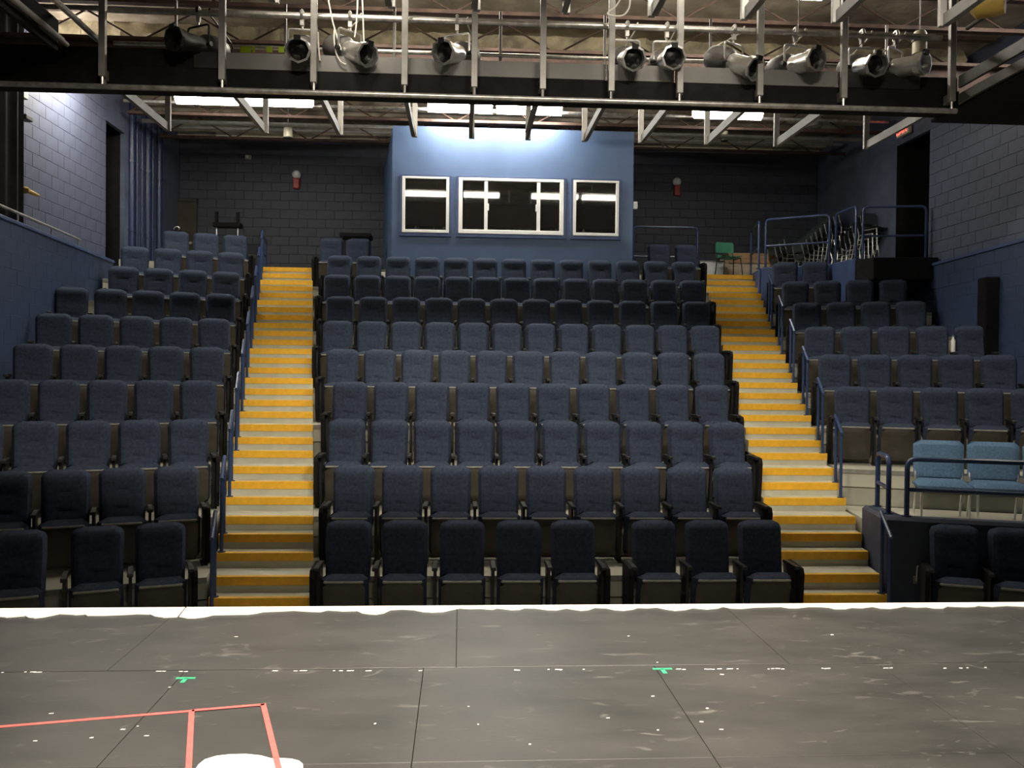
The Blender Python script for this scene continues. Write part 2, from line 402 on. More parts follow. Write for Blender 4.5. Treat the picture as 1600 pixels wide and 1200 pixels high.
# ---- seating tiers
def poly_centre(k):
    ya, yb = nose(k), nose(k+1)
    return [(X0-inn(ya), ya), (X0+inn(ya), ya), (X0+inn(yb), yb), (X0-inn(yb), yb)]
ORD = ['floor','first','second','third','fourth','fifth','sixth','seventh','eighth','ninth','tenth']
def tier(poly, k, label):
    front = (Vector(poly[1])-Vector(poly[0])).normalized()
    t = thing('seating_tier', label, 'seating platform', (poly[0][0], poly[0][1], RR*k))
    o = Vector(poly[0]); z = RR*k
    L = [(p[0]-o.x, p[1]-o.y) for p in poly]
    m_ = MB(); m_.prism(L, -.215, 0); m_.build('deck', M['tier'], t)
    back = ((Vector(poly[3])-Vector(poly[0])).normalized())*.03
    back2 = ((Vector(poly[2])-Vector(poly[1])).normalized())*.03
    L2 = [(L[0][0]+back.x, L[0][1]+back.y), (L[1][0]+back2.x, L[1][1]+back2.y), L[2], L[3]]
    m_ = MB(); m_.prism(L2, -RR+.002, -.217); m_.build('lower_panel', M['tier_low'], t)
    m_ = MB(); nrm = Vector((front.y, -front.x))
    if nrm.y > 0: nrm = -nrm
    a, b_ = Vector(L[0]), Vector(L[1])
    m_.prism([tuple(a), tuple(b_), tuple(b_+nrm*.012), tuple(a+nrm*.012)], -.05, .003); m_.build('edge_strip', M['trim'], t)
    return t
for k in range(1, 10):
    p = poly_centre(k)
    if k == 9: continue
    tier(p, k, 'grey %s raised platform from the floor under the middle block of seats' % ORD[k])
# row nine platform: two short pieces either side of the booth
ya, yb = nose(9), nose(10)
tier([(X0-inn(ya), ya), (BXL-.06, ya), (BXL-.2, yb), (X0-inn(yb), yb)], 9, 'grey platform stub with two seats left of the control booth')
tier([(BXR+.06, ya), (X0+inn(ya), ya), (X0+inn(yb), yb), (BXR+.2, yb)], 9, 'grey platform stub with two seats right of the control booth')
for sg, nm in ((-1, 'left'), (1, 'right')):
    for k in range(1, 10):
        ya, yb = nose(k), nose(k+1)
        if sg > 0 and k in (1, 2, 9): continue
        A, B, E1, E2 = sideA(sg, ya), sideA(sg, yb), side_end(sg, ya), side_end(sg, yb)
        off = sided(sg)*.04
        A = A+off; B = B+off
        p = [tuple(A), tuple(E1), tuple(E2), tuple(B)]
        tier(p, k, 'grey %s raised platform from the floor under the %s block of seats' % (ORD[k], nm))
# wheelchair platform on the right, level two, with its kerb wall
A, B = sideA(1, nose(1)), sideA(1, nose(3)); E1, E2 = side_end(1, nose(1)), side_end(1, nose(3))
off = sided(1)*.04
wp = thing('wheelchair_platform', 'cream wheelchair platform with dark blue kerb wall beside the right stairs', 'seating platform', (A.x, A.y, 0))
def loc2(p): return (p[0]-A.x, p[1]-A.y)
m_ = MB(); m_.prism([loc2(A+off), loc2(E1), loc2(E2), loc2(B+off)], 0, 2*RR); m_.build('deck', M['tier'], wp)
kz = 1.065; d = sided(1); nb = Vector((sin(TH), cos(TH)))
back = sideA(1, 9.55)
out = (A+d*.02)-nb*.03
kerb = [loc2(out), loc2(E1-nb*.03-d*.05), loc2(E1+nb*.15-d*.05), loc2(A+d*.24+nb*.17), loc2(back+d*.22), loc2(back+d*.02)]
m_ = MB(); m_.prism(kerb, .0, kz); m_.build('kerb_wall', M['kerb'], wp, bevel=.035)

# top landing (level ten)
tl = MB(); z = Z10
G = lambda *a: PZ(*a)
P2, P3, P4 = G(1192,344,5.52), G(1300,336,5.52), G(1342,322,5.52)
A10 = {sg: sideA(sg, nose(10)) for sg in (-1, 1)}
E10 = side_end(-1, nose(10))
poly = [(X0-inn(nose(10)), nose(10)+.06), (BXL-.15, nose(10)+.06), (BXL-.4, YB), (WX[-1]+.02, YB), (WX[-1]+.02, E10.y), tuple(A10[-1]+Vector((0,.06)))]
tl.prism(poly, z-.25, z)
Rx = WX[1]-.02
polyR = [(BXR+.15, nose(10)+.06), (X0+inn(nose(10)), nose(10)+.06), (A10[1].x, nose(10)+.06), (A10[1].x+.02, P2.y), (P2.x, P2.y), (P3.x, P3.y), (P4.x, P4.y), (P4.x+.12, 14.72), (Rx, 14.55), (Rx, YB), (BXR+.45, YB)]
tl.prism(polyR, z-.25, z)
tag(tl.build('floor_landing', M['tier_low']), kind='structure')
# kerb and fascia of the right landing
kb = thing('landing_kerb', 'blue kerb wall edging the upper right landing below the rails', 'kerb', (P2.x, P2.y, Z10))
def seg(p, q, th, z0, z1, m, par, org, name, bev=.02):
    p, q = Vector(p[:2]), Vector(q[:2]); dd = (q-p).normalized(); n_ = Vector((-dd.y, dd.x))
    m_ = MB(); m_.prism([tuple(p-n_*th/2-org), tuple(q-n_*th/2-org), tuple(q+n_*th/2-org), tuple(p+n_*th/2-org)], z0, z1)
    return m_.build(name, m, par, bevel=bev)
o2 = Vector((P2.x, P2.y))
P1 = Vector((A10[1].x+.13, 17.5, 0))
seg(P1, P2, .14, -.9, .06, M['blue_paint'], kb, o2, 'kerb_section')
seg(P2, P3, .14, -.9, .08, M['blue_paint'], kb, o2, 'kerb_section')
seg(P3, P4, .14, -.9, .08, M['blue_paint'], kb, o2, 'kerb_section')
m_ = MB(); m_.prism([(P4.x-.05, P4.y-.02), (P4.x+.1, 14.5), (Rx-.03, 14.33), (Rx-.03, 14.8), (P4.x+.2, P4.y)], Z10-.33, Z10+.05)
dkp = m_.build('landing_bridge', M['blackm'], bevel=.01)
tag(dkp, 'black edge of the walkway slab leading to the right doorway', 'walkway')
tag(kb, 'blue kerb wall edging the upper right landing below the rails', 'kerb')

# ---- stairs
def make_steps(sg, nm):
    st = thing('aisle_stairs', 'grey stairs with yellow nosings in the %s aisle' % nm, 'stairs', (X0+sg*(inn(8)+.5), 8.0, 0))
    sk = sg*.1736
    def mesh_for(depth):
        w_ = 1.0075/2; sh = sk*depth
        m_ = MB(); m_.prism([(-w_, 0), (w_, 0), (w_+sh, depth), (-w_+sh, depth)], -.165, -.002)
        n_ = MB(); e = sk*.07
        n_.prism([(-w_, -.006), (w_, -.006), (w_+e, .07), (-w_+e, .07)], -.006, .003)
        n_.prism([(-w_, -.008), (w_, -.008), (w_, 0), (-w_, 0)], -.082, .003)
        return m_.mesh('step', M['step']), n_.mesh('nosing', M['yellow'])
    short, long_ = mesh_for(.262), mesh_for(.44)
    for i in range(1, 31):
        k, j = divmod(i, 3)
        y = nose(k) + (0, .42, .667)[j]
        a, b_ = long_ if j == 0 else short
        xc = X0 + sg*(inn(y)+.5075)
        s_ = obj('step', a, st, Matrix.Translation(Vector((xc, y, i*SR))-st.location))
        obj('nosing', b_, s_)
    return st
make_steps(-1, 'left'); make_steps(1, 'right')

# ---- stair handrails
def handrail(sg, i, label):
    def ypos(i_): k, j = divmod(i_, 3); return nose(k)+(0,.42,.667)[j]
    ya, yb = ypos(i)+.05, ypos(i+1)+.05
    pos = lambda y: X0 + sg*(inn(y)+1.015-.055)
    za, zb = i*SR, (i+1)*SR
    org = Vector((pos(ya), ya, za))
    t = thing('stair_handrail', label, 'handrail', org, 0, 'hoop handrails along the %s stairs' % ('left' if sg < 0 else 'right'))
    A = Vector((0,0,0)); B = Vector((pos(yb)-pos(ya), yb-ya, zb-za))
    h = .80
    for P_ in (A, B):
        m_ = MB(); m_.tube([P_, P_+Vector((0,0,h))], .019, 8); m_.build('post', M['rail'], t, smooth=True)
        m_ = MB(); m_.tube([P_+Vector((0,0,0)), P_+Vector((0,0,.012))], .042, 10); m_.build('foot_plate', M['rail'], t)
    dv = (B-A).normalized()
    m_ = MB(); m_.tube([A+Vector((0,0,h))-dv*.05, B+Vector((0,0,h))+dv*.06], .021, 8); m_.build('grip', M['rail'], t, smooth=True)
for n_, i in enumerate((1,4,7,10,13,16,19,22,25,28)):
    handrail(-1, i, 'blue hoop handrail on the left stairs, %s from the bottom' % ORD[n_+1])
for n_, i in enumerate((1,7,10,13,16,19,22)):
    handrail(1, i, 'blue hoop handrail on the right stairs, %s from the bottom' % ORD[n_+1])

# ---- guard rails
def guard(label, pts, z0, h, mid=None, name='guard_rail', r=.022, posts=None):
    pts = [Vector((p[0], p[1], z0)) for p in pts]; o = pts[0]
    t = thing(name, label, 'railing', o)
    L = [p-o for p in pts]; up = Vector((0,0,h))
    m_ = MB(); m_.tube(fillet([L[0], L[0]+up] + [p+up for p in L[1:-1]] + [L[-1]+up, L[-1]], .09), r, 8)
    m_.build('hoop', M['rail'], t, smooth=True)
    if mid:
        for z_ in mid:
            m_ = MB(); m_.tube([p+Vector((0,0,z_)) for p in L], r*.85, 8); m_.build('mid_rail', M['rail'], t, smooth=True)
    for p in (L[0], L[-1]):
        m_ = MB(); m_.tube([p, p+Vector((0,0,.012))], .05, 10); m_.build('foot_plate', M['rail'], t)
    return t
# wheelchair platform rails, on the kerb
q0 = PZ(1364,790,kz); q1 = PZ(1397,806,kz); q2 = PZ(1409,806,kz)
a_ = Vector((q0.x, q0.y)); b2 = Vector((q1.x, q1.y)); c2 = Vector((q2.x, q2.y))
guard('short blue rail hoop on the kerb wall beside the right stairs', [(A.x+.16+.12, 9.42), (A.x+.15, A.y+.15)], kz, .60, [.27], r=.027)
cst = Vector((A.x, A.y))+d*.25+nb*.06
guard('long blue rail in front of the light blue chairs', [tuple(cst), tuple(Vector((A.x, A.y))+d*2.7+nb*.06)], kz, .60, [.28], r=.027)
# rails on the upper right landing
zk = Z10+.08
guard('blue rail hoop on the landing at the head of the right stairs', [(P1.x, P1.y+.05), (P2.x-.05, P2.y+.06)], zk-.02, .93, [.42])
guard('wide blue rail in front of the stacked chairs', [(P2.x+.06, P2.y), (P3.x-.03, P3.y+.03)], zk, .93, [.42])
guard('blue rail panel turned towards the stage right of the stacked chairs', [(P3.x+.06, P3.y-.05), (P4.x-.02, P4.y+.05)], zk, .93)
guard('faint blue rail running from the stacked chairs to the right doorway', [(P4.x+.07, P4.y-.03), (Rx-.08, 14.66)], zk-.03, .93, [.42])
g0, g1 = PY(990,354,17.3), PY(1090,356,17.3)
guard('blue guard rail behind the two seats right of the control booth', [(g0.x, 17.3), (g1.x, 17.3)], Z10, g0.z-Z10, [.38])
g0 = PY(396,372,17.3)
guard('blue rail at the head of the left stairs beside the rearmost seats', [(X0-outr(17.2)+.05, 17.12), (X0-outr(17.6)+.05, 17.75)], Z10, .62, [.3])

# ------------------------------------------------------------------ auditorium seats
def cushion(w_, h, th, z0, r, taper=0.0, groove=True, nx=14, nz=22, puff=.5):
    """upright padded cushion facing -Y with rounded top, seams pressed into its front"""
    us = [-1+2*i/nx for i in range(nx+1)]
    zs = [h*j/nz for j in range(nz+1)]
    front = []; backv = []
    for zz in zs:
        hw = w_/2*(1-taper*(1-zz/h))
        if zz > h-r: hw = hw - r + sqrt(max(0, r*r-(zz-(h-r))**2))
        if zz < .03: hw -= .02*(1-zz/.03)
        for uu in us:
            x = uu*hw
            ex = 1-abs(uu)**6; ez = 1-(abs(2*zz/h-1))**14
            f_ = (max(ex,0)**puff)*(max(ez,0)**puff)
            y = -th*f_
            y -= .016*(max(0, abs(uu)-.45)/.55)**1.5*f_*(1 if groove else 0)       # side bolsters
            if groove:
                if abs(uu) < .40:
                    for gz in (14/22, 7/22):
                        y += .011*exp(-((zz/h-gz)/.022)**2)
                if .2 < zz/h < .74: y += .005*exp(-((abs(uu)-.5)/.06)**2)
                y -= .02*exp(-((zz/h-.86)/.12)**2)*f_
            front.append((x, y, z0+zz)); backv.append((x, 0, z0+zz))
    n = nx+1; vs = front+backv; K = len(front); fs = []
    for j in range(nz):
        for i in range(nx):
            a = j*n+i; fs.append((a, a+1, a+n+1, a+n)); fs.append((K+a, K+a+n, K+a+n+1, K+a+1))
    for i in range(nx):
        fs.append((i, K+i, K+i+1, i+1)); a = nz*n+i; fs.append((a, a+1, K+a+1, K+a))
    for j in range(nz):
        a = j*n; fs.append((a, a+n, K+a+n, K+a)); a = j*n+nx; fs.append((a, K+a, K+a+n, a+n))
    mb = MB(); mb.add(vs, fs); return mb
def shear(mb, k, z0):
    mb.v = [(x, y+(z-z0)*k, z) for x, y, z in mb.v]; return mb
SW = .462
back = shear(cushion(SW, .60, .075, .43, .09, taper=.05), .16, .43)
shell = shear(cushion(SW-.02, .585, -.03, .42, .07, groove=False, nx=8, nz=10), .16, .43)
SEAT = {}
def lean(mb, k, z0): mb.v = [(x, y-(z-z0)*k, z) for x, y, z in mb.v]; return mb
cush = cushion(SW-.005, .478, .10, .085, .06, groove=False, nx=10, nz=10); lean(cush, .22, .085)
pan = cushion(.40, .425, .022, .075, .035, groove=False, nx=8, nz=8, puff=.3); lean(pan, .22, .075)
lip = MB(); lip.box(-.19, .19, -.022, .012, .490, .512); lean(lip, .22, .075)
stand = MB()
stand.prism([(-.30, 0), (.05, 0), (.05, .02), (-.30, .02)], -.014, .014)
def side_plate(x, th, pts):
    m_ = MB(); n = len(pts)
    vs = [(x-th/2, p[0], p[1]) for p in pts]+[(x+th/2, p[0], p[1]) for p in pts]
    fs = [tuple(range(n)), tuple(range(n, 2*n))[::-1]]+[(i, i+n, (i+1)%n+n, (i+1)%n) for i in range(n)]
    m_.add(vs, fs); return m_
PL = [(-.16,.0),(-.02,.0),(.03,.30),(.06,.60),(-.20,.60),(-.20,.30)]
std = side_plate(0, .028, PL)
foot = MB(); foot.box(-.03, .03, -.24, .04, 0, .012)
std.add(foot.v, foot.f)
arm = MB(); arm.box(-.027, .027, -.30, .05, .60, .635)
endp = side_plate(0, .045, [(-.24,.03),(.02,.03),(.06,.60),(.02,.64),(-.30,.62),(-.33,.56),(-.30,.20)])
GREYP = M['shell']
for nm, mb, mt, sm in (('backrest', back, M['fabric'], True), ('back_shell', shell, M['shell'], True), ('seat_cushion', cush, M['fabric'], True), ('seat_pan', pan, M['pan'], True),
                       ('pan_edge', lip, M['trim'], False), ('standard', std, M['black'], False), ('armrest', arm, M['black'], False), ('end_panel', endp, M['blackm'], False)):
    SEAT[nm] = mb.mesh(nm, mt, smooth=sm, bevel=0 if sm or nm == 'standard' else .006, fixn=True)
PH = .53/2
def seat(loc, rz, label, group, left_end=False, right_end=False, solo_right=False):
    t = thing('auditorium_seat', label, 'seat', loc, rz+random.uniform(-.006,.006), group)
    T = Matrix.Translation
    obj('backrest', SEAT['backrest'], t)
    obj('back_shell', SEAT['back_shell'], t, T((0,.004,0)))
    sc_ = obj('seat_cushion', SEAT['seat_cushion'], t, T((0,-.12,0)))
    p_ = obj('seat_pan', SEAT['seat_pan'], t, T((0,-.212,0)))
    obj('pan_edge', SEAT['pan_edge'], p_)
    sides = [-PH]+([PH] if (right_end or solo_right) else [])
    for x in sides:
        e = (x < 0 and left_end) or (x > 0 and right_end)
        sd = obj('standard', SEAT['standard'], t, T((x,0,0)))
        obj('armrest', SEAT['armrest'], sd)
        if e: obj('end_panel', SEAT['end_panel'], t, T((x+(-.035 if x < 0 else .035),0,0)))
    return t
NUM = ['first','second','third','fourth','fifth','sixth','seventh','eighth','ninth','tenth','eleventh','twelfth','thirteenth']
ROWN = ['front','second','third','fourth','fifth','sixth','seventh','eighth','ninth','tenth']
SETB = .80                      # seat origin behind the platform nose
def rowY(k): return nose(k)+SETB
CNT = {1:9, 2:10, 3:10, 4:11, 5:12, 6:12, 7:13, 8:13}
PITCH_C = {1:.533, 2:.520, 3:.536, 4:.528, 5:.516, 6:.533, 7:.519, 8:.533}
r0 = [-1.10, -.54, .03, .60, 1.15, 1.98, 2.53, 3.08]
for i, x in enumerate(r0):
    seat((x, rowY(0)-.02, 0), 0, 'navy tip-up seat, front row of middle block, %s from the left' % NUM[i], 'middle block front row seats', i in (0, 5), i in (4, 7))
for k, n in CNT.items():
    for i in range(n):
        x = X0 + (i-(n-1)/2)*PITCH_C[k]
        seat((x, rowY(k), RR*k), 0, 'navy tip-up seat, %s row of middle block, %s from the left' % (ROWN[k], NUM[i]), 'middle block %s row seats' % ROWN[k], i == 0, i == n-1)
for i, x in enumerate((-2.51, -2.0)):
    seat((x, rowY(9)-.02, RR*9), 0, 'navy tip-up seat left of the control booth, %s one' % ('outer', 'inner')[i], 'tenth row seats beside the booth', i == 0, i == 1)
for i, x in enumerate((3.89, 4.43)):
    seat((x, rowY(9)-.02, RR*9), 0, 'navy tip-up seat right of the control booth, %s one' % ('inner', 'outer')[i], 'tenth row seats beside the booth', i == 0, i == 1)
LS = {0:[.45,1.0,1.65], 1:4, 2:5, 3:5, 4:5, 5:5, 6:5, 7:4, 8:4, 9:3}
RS = {0:[.65,1.18], 3:5, 4:5, 5:5, 6:4, 7:4, 8:2}
for sg, tab, nm in ((-1, LS, 'left'), (1, RS, 'right')):
    for k, v in tab.items():
        ss = v if isinstance(v, list) else [(.435 if sg < 0 else .40)+.53*i for i in range(v)]
        A_ = sideA(sg, rowY(k)); d_ = sided(sg)
        for i, s in enumerate(ss):
            p = A_ + d_*s
            if sg > 0 and k == 0: p = p - Vector((-sin(-TH), cos(-TH)))*.07
            lab = 'navy tip-up seat, %s row of %s block, %s from the stairs' % (ROWN[k], nm, NUM[i])
            ends = (i == 0)
            seat((p.x, p.y, RR*k), -sg*TH, lab, '%s block %s row seats' % (nm, ROWN[k]),
                 left_end=(ends and sg > 0), right_end=(ends and sg < 0), solo_right=(sg > 0 and i == len(ss)-1))

# ------------------------------------------------------------------ stage
ZS = .97
def w2(x, y): p = PZ(x, y, ZS); return (p.x, p.y)
YE = PZ(720, 947.5, ZS).y; YS1 = PZ(720, 1043, ZS).y
stg = thing('stage', 'black wooden stage floor in the foreground', 'stage', (0, 0, 0))
m_ = MB(); m_.box(-8, 9.9, -6.9, YE-.01, .78, ZS-.022); m_.box(-8, 9.9, YE-.12, YE-.02, 0, .78)
m_.build('stage_base', M['groove'], stg)
def panel(x0, x1, y0, y1):
    g = .0014; m_ = MB(); m_.box(x0+g, x1-g, y0+g, y1-g, ZS-.022, ZS+random.uniform(-.0004,.0004)); m_.build('stage_panel', M['stage'], stg, bevel=.0015)
x = -1.80-1.79*3
while x < 9.0: panel(x, min(x+1.79, 9.9), YS1+.006, YE); x += 1.79
yy = YS1
for r_ in range(3):
    x = -1.4-1.22*5 + (0 if r_ % 2 == 0 else .0)
    while x < 9.2: panel(x, min(x+1.22, 9.9), yy-1.1, yy); x += 1.22
    yy -= 1.1
panel(-7.5, 9.5, -3, yy)
# worn white paint chips along the long joint and strewn over the boards
ch = MB()
def chip(x, y, lx, ly):
    a = random.uniform(-.2, .2); c, s = cos(a), sin(a)
    pts = [(-lx/2,-ly/2),(lx*.4,-ly*.6),(lx/2,ly/2),(-lx*.35,ly*.5)]
    ch.prism([(x+c*u-s*v, y+s*u+c*v) for u, v in pts], ZS+.0002, ZS+.002)
for px_ in (5,40,52,60,248,256,283,291,430,462,474,522,533,545,550,573,578,657,805,808,857,873,876,912,1060,1068,1104,1112,1124,1140,1152,1200,1207,1215,1222,1285,1292,1385,1391,1475,1500,1511,1540):
    p = PZ(px_, 1047+ (px_-720)*-.0045, ZS); chip(p.x, p.y-.005+random.uniform(-.004,.006), random.choice((.012,.02,.03,.04)), .006)
for px_, py_ in ((265,1074),(80,1115),(215,1135),(192,1140),(229,1150),(143,1153),(55,1158),(586,1131),(950,1122),(1096,1128),(1105,1107),(1028,1141),(1127,1140),(828,1163),(1027,1035),(1128,1054),(369,995),(1300,992),(982,994),(732,1104),(747,1132),(1020,1088)):
    p = PZ(px_, py_, ZS); chip(p.x, p.y, random.uniform(.008,.022), random.uniform(.004,.009))
tag(ch.build('paint_chips', M['white'], stg), kind='stuff')
# scalloped white edging, two lengths
def edging(pts, x0, x1, label):
    top = [PZ(px_, 953-(px_)*.0058, ZS) for px_ in (x0, x1)]
    poly = [(PZ(a, b_, ZS).x, PZ(a, b_, ZS).y) for a, b_ in pts]
    poly += [(top[1].x, YE), (top[0].x, YE)]
    m_ = MB(); m_.prism(poly, ZS+.001, ZS+.007)
    return tag(m_.build('scalloped_edging', M['white']), label, 'edging')
LP = [(-60,962),(-30,965),(0,965),(10,966),(39,963.5),(44,966),(54,967),(68,965.5),(92,960.5),(104,961),(118,962),(132,961),(136,963),(160,963),(186,962),(213,960.5),(234,961),(241,964),(256,966),(277,965)]
RP = [(280,965),(292,967),(304,967),(320,965),(333,962),(365,961.5),(388,961),(400,959.5),(412,957),(440,956),(458,955),(480,956.5),(500,957),(512,954.5),(535,956),(557,955.5),(565,959),(576,960.5),(588,961),(600,959),(611,954),(628,953),(645,954),(660,957),(675,957.8),(692,957),(718,951.5),(735,952.5),(750,952),(770,953.5),(777,951.5),(800,954),(812,953.5),(820,951),(836,951.5),(855,954),(870,954.5),(885,951.5),(893,953),(908,955),(920,954),(930,950.5),(946,951),(960,954),(975,955),(990,953),(997,950.5),(1012,951),(1026,950),(1040,953),(1055,955),(1070,954),(1083,951),(1105,953),(1122,951.5),(1130,949),(1142,951.5),(1160,952),(1180,950),(1200,949.5),(1220,949),(1232,951),(1248,951),(1264,949),(1278,949),(1294,950),(1304,952.5),(1322,952.5),(1332,950.5),(1348,951),(1364,949),(1376,951.5),(1392,952),(1404,950.5),(1414,948.5),(1432,950),(1448,949.5),(1460,951.5),(1474,951.5),(1482,948.5),(1510,949.5),(1524,949),(1530,947.5),(1552,949),(1574,947.5),(1600,948.5),(1640,948)]
edging(LP, -60, 288, 'white scalloped edging board along the left end of the stage lip')
edging(RP, 290, 1640, 'long white scalloped edging board along the stage lip')
# tape and painted patch
def strip(pts, wd, name, label, m, cat, z=.0015):
    t = thing(name, label, cat, (*w2(*pts[0][0]), ZS)) if len(pts) > 1 else None
    for a, b_ in pts:
        p, q = Vector(w2(*a)), Vector(w2(*b_)); dd = (q-p).normalized(); n_ = Vector((-dd.y, dd.x))*wd/2
        o_ = Vector((t.location.x, t.location.y)) if t else Vector((0,0))
        m_ = MB(); m_.prism([tuple(p-n_-o_), tuple(q-n_-o_), tuple(q+n_-o_), tuple(p+n_-o_)], z-.0008 + (0 if t else ZS), z + (0 if t else ZS))
        if t: m_.build('tape_strip', m, t)
        else: tag(m_.build(name, m), label, cat)
strip([((-40,1139),(300,1111))], .024, 'red_tape', 'thin red floor tape running in from the left frame edge', M['redtape'], 'tape')
strip([((300,1111),(413,1101.5)), ((411,1100.5),(437,1208)), ((299.5,1110),(294,1215))], .024, 'red_tape_mark', 'red floor tape corner mark with two legs at lower left', M['redtape'], 'tape', .0035)
for (cx, cy, dx, lab) in ((290,1060,-6,'green tape spike mark left of the middle of the stage'), (1035,1045.5,5,'green tape spike mark right of the middle of the stage')):
    strip([((cx-15,cy),(cx+15,cy-.3)), ((cx-dx*.2,cy),(cx+dx,cy+7))], .022, 'spike_mark', lab, M['greentape'], 'tape')
pp = [(303,1206),(310,1195),(320,1187),(338,1181.5),(360,1179),(385,1178.5),(408,1181),(424,1185.5),(436,1185),(455,1186),(467,1189),(473,1194),(474,1206),(474,1216),(300,1216)]
m_ = MB(); m_.prism([w2(*p) for p in pp], ZS+.0003, ZS+.0018); tag(m_.build('white_floor_patch', M['white']), 'white rounded patch on the stage under the red tape', 'floor patch')

# ------------------------------------------------------------------ lighting catwalk
CY, CFY = 7.8, 9.5
posts = [160,347,490,632,741,848,955,1062,1187,1318,1487]
CZ = 5.08
cwk = thing('lighting_catwalk', 'grey and black lighting catwalk hung across the room over the seats', 'catwalk', (X0, CY, CZ))
org = cwk.location.copy()
def CB(name, m, x0, x1, y0, y1, z0, z1, par=cwk, o=None, bev=.003):
    o = o or org; m_ = MB(); m_.box(x0-o.x, x1-o.x, y0-o.y, y1-o.y, z0-o.z, z1-o.z); return m_.build(name, m, par, bevel=bev)
pxs = [PY(p, 140, CY).x for p in posts]
for x in pxs:
    pw = .028
    CB('post', M['catwalk'], x-pw, x+pw, CY-.025, CY+.025, CZ, ZC+.4)
    CB('hanger', M['catwalk'], x-.028, x+.028, CFY-.02, CFY+.02, CZ+.0, 5.72)
    # bottom channel of the frame: web and two flanges
    m_ = MB(); sgn = 1 if x < X0 else -1
    m_.box(x-.004-org.x, x+.004-org.x, CY+.026-org.y, CFY-.022-org.y, 0, .085)
    for z_ in (0, .081):
        m_.box(min(x, x-sgn*.034)-org.x, max(x, x-sgn*.034)-org.x, CY+.026-org.y, CFY-.022-org.y, z_, z_+.004)
    m_.build('cross_channel', M['board'], cwk)
    m_ = MB(); m_.tube([(x-org.x, 0, -.075), (x-org.x, 0, 0)], .014, 8); m_.build('pipe_stub', M['pipe'], cwk)
xl, xr = PY(40,125,CY).x-.3, pxs[-1]+.05
def along(name, m, y, z, r, xa, xb):
    m_ = MB(); m_.tube([(xa-org.x, y-org.y, z-org.z), (xb-org.x, y-org.y, z-org.z)], r, 10); return m_.build(name, m, cwk, smooth=True)
along('lower_pipe', M['pipe'], CY, CZ-.087, .024, xl, xr)
UPY, UPZ = 7.98, 5.735
along('lamp_pipe', M['pipe'], UPY, UPZ, .024, PY(165,30,UPY).x, pxs[-1])
along('hand_rail', M['catwalk'], UPY+.12, UPZ+.06, .022, xl, pxs[-1])
# toe boards between posts, edge beam, plank deck
tb = [PY(p, 110, 7.92).x for p in (300, 348, 490, 742, 948, 1055, 1310, 1440)]
for i in range(len(tb)-1):
    CB('toe_board', M['board'] if 0 < i < 6 else M['black'], tb[i]+.008, tb[i+1]-.008, 7.93, 7.96, 5.225, 5.372)
CB('edge_beam', M['blackm'], xl-2.6, xr+.1, 7.93, 8.22, 5.055, 5.222)
CB('edge_beam', M['blackm'], xl-2.6, tb[0], 7.965, 8.0, 5.226, 5.40)
CB('edge_beam', M['blackm'], tb[-2]+.03, xr+.1, 7.965, 8.0, 5.226, 5.36)
# far hand rail with its pickets
along('far_rail', M['pipe'], CFY-.05, 5.98, .022, xl+.4, xr-.2)
for p in (275, 446, 616, 782, 945, 1110, 1385):
    x = PY(p, 70, CFY-.05).x
    m_ = MB(); m_.tube([(x-org.x, CFY-.05-org.y, 5.72-org.z), (x-org.x, CFY-.05-org.y, 6.45-org.z)], .016, 8); m_.build('picket', M['catwalk'], cwk)
CB('far_beam', M['black'], xl+.3, xr-.2, CFY-.07, CFY-.025, 5.66, 5.72)

# nearer catwalk: only the far hangers of its frames come into the picture
near = thing('stage_catwalk', 'nearer grey catwalk frames hanging in along the top edge', 'catwalk', (X0, 6.2, CZ))
o2_ = near.location.copy()
for p, yb_ in ((430,6),(612,12),(745,17),(885,22),(1018,26),(1163,30),(1305,35),(1472,40)):
    q = PY(p, yb_, 6.2); x = q.x
    CB('hanger', M['catwalk'], x-.026, x+.026, 6.18, 6.22, CZ+.02, 8.4, near, o2_)
    CB('cross_channel', M['board'], x-.006, x+.006, 4.7, 6.18, CZ+.02, CZ+.11, near, o2_)
    for z_ in (CZ+.02, CZ+.10):
        CB('flange', M['board'], min(x, x-copysign(.04, X0-x)), max(x, x-copysign(.04, X0-x)), 4.7, 6.18, z_, z_+.006, near, o2_, 0)
CB('light_block_plank', M['blackm'], -3.4, 4.3, 3.72, 4.64, CZ+.0, CZ+.04, near, o2_)  # unseen plank put in to keep stage light off the front rows

# side catwalks running towards the stage
sr = thing('side_catwalk', 'dark catwalk with two grey boards toned for shade, running forward at upper right', 'catwalk', (pxs[-1], 7.8, CZ))
o3 = sr.location.copy(); xr0 = pxs[-1]+.05
CB('toe_board', M['darksteel'], xr0, xr0+.03, 3.2, 7.78, 5.20, 5.31, sr, o3)  # boards and rails coloured dark where the stage lights do not reach
CB('edge_board', M['darksteel'], xr0+.0, xr0+.03, 3.2, 7.78, 5.055, 5.145, sr, o3)
CB('floor_plate', M['blackm'], xr0+.032, xr0+2.6, 3.2, 8.3, 5.03, 5.06, sr, o3)
for z_, r_ in ((5.95,.022),(6.06,.02),(5.72,.02)):
    m_ = MB(); m_.tube([(xr0+.03-o3.x, 3.2-o3.y, z_-o3.z), (xr0+.03-o3.x, 7.7-o3.y, z_-o3.z)], r_, 8); m_.build('side_rail', M['darksteel'], sr, smooth=True)
for y_ in (6.4, 5.2):
    CB('side_post', M['darksteel'], xr0+.01, xr0+.05, y_-.02, y_+.02, 5.3, 6.1, sr, o3)
CB('back_panel', M['blue_paint'], xr0+.75, xr0+.78, 3.2, 7.6, 5.3, 5.75, sr, o3)
sl = thing('side_catwalk', 'dark catwalk rails running forward at upper left', 'catwalk', (-3.6, 7.8, CZ)); o4 = sl.location.copy()
